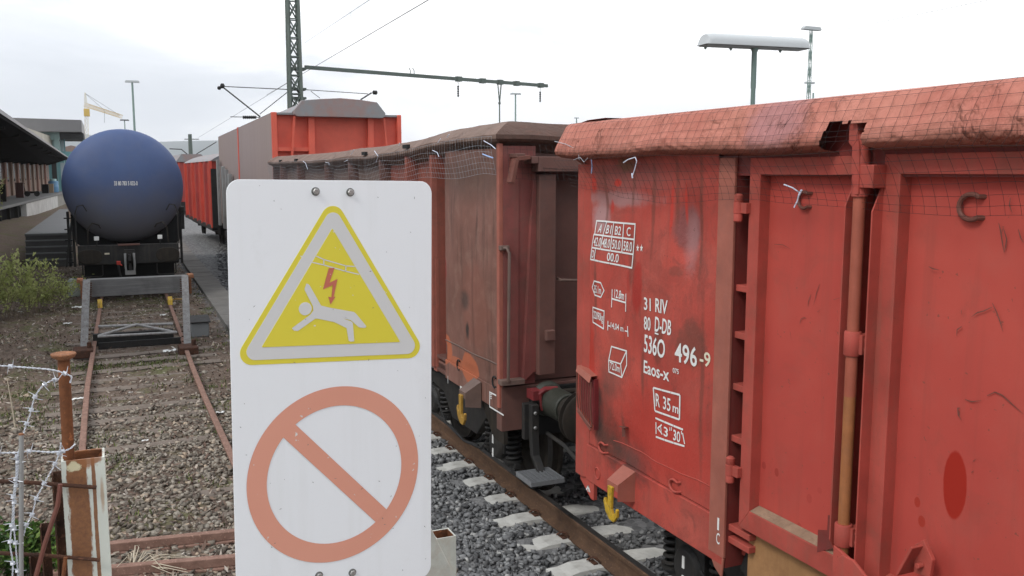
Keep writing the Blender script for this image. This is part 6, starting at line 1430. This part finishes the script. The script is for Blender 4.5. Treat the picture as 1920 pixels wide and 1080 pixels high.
# goods on the platform
def shed_pt(px, py): return Fs @ Vector(((Fsi @ onZ(px,py,1.0)).x, (Fsi @ onZ(px,py,1.0)).y, 1.0))
def crate(px0, px1, pyb, pyt, mat, name, lab, cat):
    p = onZ((px0+px1)/2, pyb, 1.0); a, b = onY(px0,pyb,p.y), onY(px1,pyb,p.y); h = onY(px0,pyt,p.y).z-1.0; t = thing(name, lab, cat, (p.x,p.y,1.0)); wd = (b.x-a.x)/2
    MB().box(-wd,wd,0,wd*2,.03,h).build('body', M[mat], t, local=True, bevel=.03)
    mb = MB()
    for k in range(4): x = -wd+.05+(2*wd-.1)*k/3; mb.box(x-.03,x+.03,-.03,-.0,.05,h-.05)
    mb.box(-wd-.02,wd+.02,-.035,wd*2+.02,h-.06,h+.02); mb.build('batten', M[mat], t, local=True); return t
crate(30,45,371.5,343,'brownbox','storage_cabinet','dark red brown cabinet on the shed platform','cabinet')
crate(1,12,379,346,'timber','storage_bin','dark bin on the shed platform at the left edge','bin')
crate(92,101,362,345,'pallet','pallet_stack','pale stack of pallets on the shed platform','pallet')
crate(79,91,363,346,'timber','storage_bin','dark covered heap on the shed platform beside the pallets','bin')
p = onZ(61,368,1.0); t = thing('hand_cart','dark low cart on the shed platform between cabinet and bins','cart',(p.x,p.y,1.0)); MB().box(-.5,.5,-.3,.3,.25,.4).build('deck',M['timber'],t,local=True,bevel=.02)
for s_ in (-1,1): MB().lathe([(.03,-.05),(.22,-.05),(.22,.05),(.03,.05)],(s_*.35,-.34,.22),(0,1,0),16).build('wheel',M['dark'],t,True,local=True)
MB().tube([(-.5,0,.4),(-.62,0,1.0),(-.5,0,1.05)],.03,6).build('handle',M['timber'],t,True,local=True)
for px, lab in ((101,'pale blue barrel at the far end of the shed platform'),):
    p = onZ(px, 360.5, 1.0); t = thing('barrel', lab, 'barrel', (p.x,p.y,1.0)); MB().lathe([(.0,0),(.42,0),(.45,.05),(.45,.5),(.47,.52),(.45,.55),(.45,1.05),(.40,1.1),(0,1.1)],(0,0,0),(0,0,1),20).build('body',M['barrel_blue'],t,True,local=True); MB().lathe([(.3,1.1),(.3,1.3),(.05,1.32)],(0,0,0),(0,0,1),16).build('lid',M['teal_pale'],t,True,local=True)
# turquoise station building
YB = 128.
def B(px, py, y=YB): return onY(px, py, y)
SBt = thing('signal_box', 'turquoise station building with deep flat grey roof above the shed', 'building', (B(80,300).x, YB, 0))
def slab(px0, py0, px1, py1, ya, yb_, mat, name, par=None, bev=0):
    a, b = B(px0,py0,ya), B(px1,py1,ya); mb = MB(); mb.box(min(a.x,b.x),max(a.x,b.x),ya,yb_,min(a.z,b.z),max(a.z,b.z)); return mb.build(name, M[mat], par or SBt, bevel=bev)
a, b, c, d_ = B(-60,218,YB-4), B(152,225,YB-4), B(153,247,YB-4), B(-60,246,YB-4); mb = MB(); mb.add([a,b,c,d_]+[v+Vector((0,16,0)) for v in (a,b,c,d_)], [(0,1,2,3),(7,6,5,4),(0,4,5,1),(1,5,6,2),(2,6,7,3),(3,7,4,0)]); rf_ = mb.build('roof', M['roof_grey'], SBt)
a, b, c, d_ = B(152.5,225,YB-4), B(153,247,YB-4), B(160,260,YB+10), B(158,236,YB+10); MB().add([a,d_,c,b], [(0,1,2,3)]).build('roof_end', M['roof_edge'], rf_)
slab(-60,246,157,261,YB-1,YB+9,'soffit','soffit')
slab(-60,261,112,300,YB,YB+8,'teal_pale','wall'); slab(75,247,112,262,YB-1.6,YB-1.2,'teal_pale','wall'); slab(101,262,112,285,YB-1.6,YB-1.2,'teal_pale','wall')
for px in (122.5,158): slab(px-1,261,px+1.2,330,YB-.5,YB-.2,'teal_dark','column')
slab(112,284,162,297,YB-2,YB-1.8,'teal','balcony'); slab(88,300,125,375,YB-1,YB+6,'teal','lower_wall')
f = slab(96,300,108,345,YB-1.1,YB-1.0,'soffit','doorway'); slab(113,305,124,350,YB-1.1,YB-1.02,'glass','window')
slab(112,261,121,285,YB+3,YB+3.1,'glass','window'); slab(0,285,70,300,YB-.1,YB-.02,'glass','window')
slab(107,300,111,362,YB-1.6,YB-1.3,'cream_wall','column')
p = B(134,283,240); hs = thing('apartment_building', 'distant brick red house seen under the signal box roof', 'building', (p.x,240,0)); MB().box(-7,7,0,10,0,B(134,279,240).z-1.2).build('wall', M['shed_wall'], hs, local=True); zz_ = B(134,279,240).z-1.2
MB().prism([(-7.5,zz_),(0,zz_+2.0),(7.5,zz_)], lambda a,b,t: (a,t,b), -.4, 10.4).build('roof', M['shed_wall'], hs, local=True)
for k in range(4): MB().box(-5.5+k*3,-4.2+k*3,-.06,.0,zz_-2.6,zz_-1).build('window', M['glass'], hs, local=True)

# ================================================================== CRANE, MASTS, LAMPS, WIRES
def lattice(mb, p, q, w_, n, r, taper=1., d=None):
    p = Vector(p); q = Vector(q); ax = (q-p).normalized(); a = ax.cross(Vector((.02,1,.05))).normalized(); b = ax.cross(a)
    cs = [(1,1),(1,-1),(-1,-1),(-1,1)]; P_ = lambda t, c: p.lerp(q,t)+(a*c[0]+b*c[1])*(w_/2*(1+(taper-1)*t))
    for c in cs: mb.beam(P_(0,c), P_(1,c), r*2.2, r*2.2)
    for k in range(n):
        for i in range(4):
            c0_, c1_ = cs[i], cs[(i+1)%4]; mb.beam(P_(k/n,c0_), P_((k+1)/n,c1_), r*1.1, r*1.1); mb.beam(P_(k/n,c1_), P_((k+1)/n,c0_), r*1.1, r*1.1); mb.beam(P_((k+1)/n,c0_), P_((k+1)/n,c1_), r, r)
DC = 300.; CRb = at(163,330,DC); CRt = at(162,200,DC); K = thing('tower_crane', 'yellow tower crane far behind the blue tank', 'crane', (CRb.x,CRb.y,0))
mb = MB(); lattice(mb, Vector((CRb.x,CRb.y,0)), CRt, 1.0, 16, .045); mb.build('tower', M['crane_pale'], K)
mb = MB(); j0, j1 = at(161,197,DC), at(226,218,DC+30); lattice(mb, j0, j1, 1.2, 16, .05); mb.build('jib', M['crane'], K)
mb = MB(); lattice(mb, at(161.5,199,DC), at(159.5,174,DC), .9, 5, .04, .3); mb.build('tower_head', M['crane_pale'], K)
mb = MB(); mb.box(CRt.x-.9,CRt.x+.9,CRt.y-1,CRt.y+1,at(162,218,DC).z,at(162,204,DC).z); mb.build('cab', M['crane'], K, bevel=.1)
mb = MB(); mb.tube([at(159.5,175,DC), at(196,207,DC+15)], .05, 5); mb.tube([at(159.5,175,DC), at(224,216,DC+30)], .05, 5); mb.tube([at(196,208,DC+15), at(196,230,DC+15)], .05, 5); mb.build('stay_cable', M['dark'], K)
def pole(name, lab, cat, px, pyt, D, r, mat, head=None, group=None, pyb=None, lat=False):
    b, t = at(px, 330, D), at(px, pyt, D); o = thing(name, lab, cat, (b.x,b.y,0), 0, group); mb = MB()
    base = Vector((b.x,b.y,-.2)); t = Vector((b.x,b.y,t.z))
    if lat: lattice(mb, base, t, r*2, int(t.z/.9), r*.16, .55)
    else: mb.tube([base, t], [r, r*.7], 10)
    mb.build('pole', M[mat], o, not lat); return o, t
def lamp_head(o, t, w_, h, mat='lamp_hood', rot=0):
    mb = MB(); rx = Matrix.Rotation(rot,3,'Z'); prof = [(-w_/2,0),(-w_/2,h*.5),(-w_*.42,h),(w_*.42,h),(w_/2,h*.5),(w_/2,0)]
    mb.prism(prof, lambda a,b,c: t+rx @ Vector((a,c,0))+Vector((0,0,b)), -w_*.12, w_*.12); mb.build('lamp_head', M[mat], o, bevel=h*.1)
g = 'far floodlight masts of the yard'
o, t = pole('lamp_mast','thin grey lamp mast with flat head above the blue tank','lamp mast',257,157,95,.14,'lamp_green',None,g); lamp_head(o,t,1.4,.22)
o, t = pole('lamp_mast','tiny T shaped lamp mast just left of the tank top','lamp mast',239,227,160,.12,'lamp_green',None,g); lamp_head(o,t,1.5,.2,'dark_steel')
o, t = pole('lamp_mast','thin lamp mast rising behind the brown wagon, right of the hanging support','lamp mast',966.5,179,80,.09,'lamp_green',None,g); lamp_head(o,t,1.0,.14)
o, t = pole('lamp_mast','lattice lamp mast with wide head beside the big platform lamp','lamp mast',1510,62,52,.10,'lamp_green',None,g,lat=True); lamp_head(o,t,1.25,.2)
mb = MB(); a = at(1510,155,52); mb.box(a.x,a.x+.62,a.y-.1,a.y+.1,a.z-.05,a.z+.06); mb.build('side_lamp', M['lamp_hood'], o, bevel=.02)
o, t = pole('lamp_mast','short plain pole end right of the lattice lamp mast','pole',1518.5,176,56,.07,'lamp_green',None,g)
o, t = pole('lamp_mast','lamp head barely clearing the wagon rim in the centre','lamp mast',1080,223,85,.08,'lamp_green',None,g); lamp_head(o,t,.5,.1)
# the big platform lamp with its curved hood
DLp = 13.2; eA = at(1315,84,DLp); eB = hit(1510,93,(0,0,eA.z),(0,0,1)); LD = (eB-eA).normalized(); LN = Vector((-LD.y,LD.x,0)); La = (eB-eA).length
fP = (1411-1315)/(1510-1315)*1.02; pt = eA+LD*La*fP; Zl = eA.z
PLm = thing('platform_lamp', 'long pale hooded platform lamp on a green pole above the red wagon', 'lamp', (pt.x,pt.y,0))
zj = hit(1411,166,pt,LN).z
MB().lathe([(.034,-.2),(.034,zj),(.040,zj+.01),(.040,Zl-.06),(.07,Zl)], (pt.x,pt.y,0), (0,0,1), 16).build('pole', M['lamp_green'], PLm, True)
def hoodf(u, v):
    s = u*2-1; e = max(0, abs(s)-.86)/.14; k = math.sqrt(max(0,1-e*e*.55)); c = math.pi*v
    if u in (0.,1.): k *= .0 if 0 < v < 1 else 1
    p = eA+LD*(La*u)-LN*(.17*math.cos(c)*(.8+.2*k)); return (p.x, p.y, Zl+.17*max(0,math.sin(c))**.7*k)
MB().grid(42, 16, hoodf).build('hood', M['lamp_hood'], PLm, True)
mb = MB(); mb.add([tuple(eA+LD*La*u-LN*w_+Vector((0,0,h_))) for h_ in (-.012,.012) for u, w_ in ((.02,.13),(.98,.13),(.98,-.13),(.02,-.13))], [(0,1,2,3),(7,6,5,4),(0,4,5,1),(1,5,6,2),(2,6,7,3),(3,7,4,0)]); mb.build('diffuser', M['lamp_under'], PLm)
for k in (.07,.31,.56,.79): p = eA+LD*La*k+LN*.1; MB().lathe([(.012,-.035),(.025,0)], (p.x,p.y,Zl-.012), (0,0,1), 8).build('latch', M['lamp_green'], PLm)
# catenary mast with its long cross arm
DM = 43.; mB_ = at(557,300,DM); mT = at(557,-60,DM)
CM = thing('catenary_mast', 'green lattice catenary mast with a long cross arm reaching right', 'mast', (mB_.x,mB_.y,0))
mb = MB(); lattice(mb, (mB_.x,mB_.y,-.2), (mB_.x,mB_.y,mT.z), .60, 15, .05, .72); mb.build('tower', M['green_mast'], CM)
for py in (129,167,184): p = at(557,py,DM); MB().box(p.x-.38,p.x+.38,p.y-.32,p.y+.32,p.z-.06,p.z+.04).build('collar', M['green_mast'], CM)
aL = at(572,126,DM); aR = hit(1026,161,(0,0,aL.z),(0,0,1)); dA = (aR-aL)
mb = MB(); mb.beam(aL, aR, .16, .17); mb.beam(aL+Vector((0,0,.06)), aR+Vector((0,0,.06)), .10, .05)
arm = mb.build('cross_arm', M['green_mast'], CM)
def onarm(px): 
    t = 0.
    best = min((abs((lambda v: 960+FPX*v.dot(_R)/v.dot(_F))((aL+dA*(k/400))-_C)-px), k/400) for k in range(401)); return aL+dA*best[1]
for px in (860,905,938,969,1014): p = onarm(px); MB().beam(p-dA.normalized()*.15, p+dA.normalized()*.15, .24, .26).build('arm_clamp', M['green_mast'], arm)
for px in (769,777): p = onarm(px); MB().tube([p, p+Vector((.0,0,.25)), p+Vector((-.08,0,.38))], .02, 5).build('arm_horn', M['green_mast'], arm)
p = onarm(937); mb = MB(); mb.tube([p+Vector((-.11,0,0)), p+Vector((0,0,-1.15))], .03, 6); mb.tube([p+Vector((.11,0,0)), p+Vector((0,0,-1.15)), p+Vector((0,0,-3.2))], .035, 6); mb.lathe([(.06,-1.2),(.09,-1.1)], p, (0,0,1), 8); mb.build('drop_post', M['green_mast'], arm)
for px in (859,1013):
    p = onarm(px); mb = MB(); mb.tube([p, p-Vector((0,0,.35))], .012, 5); mb.lathe([(.035,-.35)]+[(.03 if k%2 else .06, -.40-.06*k) for k in range(9)]+[(.02,-.95)], p, (0,0,1), 10); mb.build('insulator', M['dark'], arm, True)
# cantilevers left and right of the mast
def C_(px, py, D=DM): return at(px, py, D)
mb = MB(); mb.tube([C_(417,162), C_(545,168)], .022, 6); mb.tube([C_(415,161), C_(488,219)], .035, 6); mb.tube([C_(545,168), C_(487,214)], .02, 6); mb.tube([C_(432,219), C_(488,220)], .02, 6)
ct = mb.build('cantilever', M['dark_steel'], CM, True)
mb = MB()
for a, b in (((456,220),(480,220)),): 
    p, q = C_(*a), C_(*b); mb.tube([p.lerp(q,k/12) for k in range(13)], [.05 if k%2 else .09 for k in range(13)], 8)
mb.build('insulator', M['dark'], ct, True)
MB().lathe([(.05,-.1),(.12,-.05),(.12,.05),(.05,.1)], C_(417,161), (1,0,0), 10).build('insulator', M['dark'], ct, True); MB().lathe([(.05,-.08),(.09,-.04),(.09,.04),(.05,.08)], C_(411,165), (1,0,0), 10).build('insulator', M['dark'], ct, True)
mb = MB(); mb.tube([C_(570,168), C_(690,176)], .018, 6); mb.tube([C_(676,187), C_(692,177), C_(697,174)], .035, 6); mb.tube([C_(583,171), C_(600,184)], .014, 6); mb.lathe([(.04,-.12),(.10,-.08),(.10,.08),(.04,.12)], C_(703,173.5), (1,0,0), 10); mb.build('cantilever', M['dark_steel'], CM, True)
p = at(359.5,330,85); t = at(359.5,252,85); GM = thing('catenary_mast', 'plain dark green pole behind the far red wagon', 'mast', (p.x,p.y,0)); MB().tube([(p.x,p.y,-.2),(p.x,p.y,t.z)], [.22,.17], 10).build('pole', M['green_mast'], GM, True)
mb = MB(); mb.tube([at(346,261,85), at(373,261,85)], .04, 6); mb.tube([at(318,279,85), at(340,280,85), at(351,289,85)], .05, 6); mb.tube([at(368,289,85), at(406,266,85)], .04, 6); mb.build('cantilever', M['dark_steel'], GM, True)
def wire_(pts, r, lab):
    P_ = [at(*p) for p in pts]; full = []
    for a, b in zip(P_[:-1], P_[1:]): full += [a.lerp(b,k/10) for k in range(10)]
    full.append(P_[-1]); return tag(MB().tube(full, r, 5).build('overhead_wire', M['dark_steel'], None, True), lab, 'overhead wire', 'overhead wires of the yard')
wire_([(500,178,48),(905,-60,12)], .008, 'overhead wire climbing from the lattice mast to the top edge, the darker one')
wire_([(572,80,46),(760,-45,13)], .005, 'fainter upper overhead wire climbing left of the darker one')
wire_([(1530,66,60),(1990,-28,30)], .008, 'faint overhead wire leaving the upper right corner')
wire_([(372,258,85),(545,152,46)], .009, 'faint wire running from the far green pole up to the lattice mast')
mb = MB(); a = at(658,22.8,22.2); mb.tube([a,a-Vector((0,0,.38))], .003, 4); tag(mb.build('dropper_wire', M['dark_steel'], None), 'short dropper hanging from the fainter overhead wire', 'wire')

# ================================================================== HILLS AND HAZE
def ridge(name, bear0, bear1, D, hfun, n=80):
    mb = MB(); rows = 10
    def fn(u, v):
        a = R_(bear0+(bear1-bear0)*u); h = hfun(u)*math.sin(v*math.pi/2); d = D-(1-v)*D*.25
        return (math.sin(a)*d, math.cos(a)*d, -6+h*1.0)
    mb.grid(n, rows, fn); return struct(mb.build(name, M['hill'], None, True))
ridge('hills', -14, 75, 4600, lambda u: 1.77*(92+22*math.sin(u*9+1.2)+10*math.sin(u*27)+6*math.sin(u*60))*(1-.55*min(1,max(0,(u-.2)/.25))))
hz = MB(); hz.box(-5200,5200,-5200,5200,-8,420); ho = struct(hz.build('haze', bpy.data.materials.new('haze')), 'stuff')
hm = ho.data.materials[0]; hm.use_nodes = True; ht = hm.node_tree; ht.nodes.clear()
hv = ht.nodes.new('ShaderNodeVolumePrincipled'); hv.inputs['Color'].default_value = (.93,.96,1,1); hv.inputs['Density'].default_value = .00024; hv.inputs['Anisotropy'].default_value = .2
hout = ht.nodes.new('ShaderNodeOutputMaterial'); ht.links.new(hv.outputs[0], hout.inputs['Volume'])
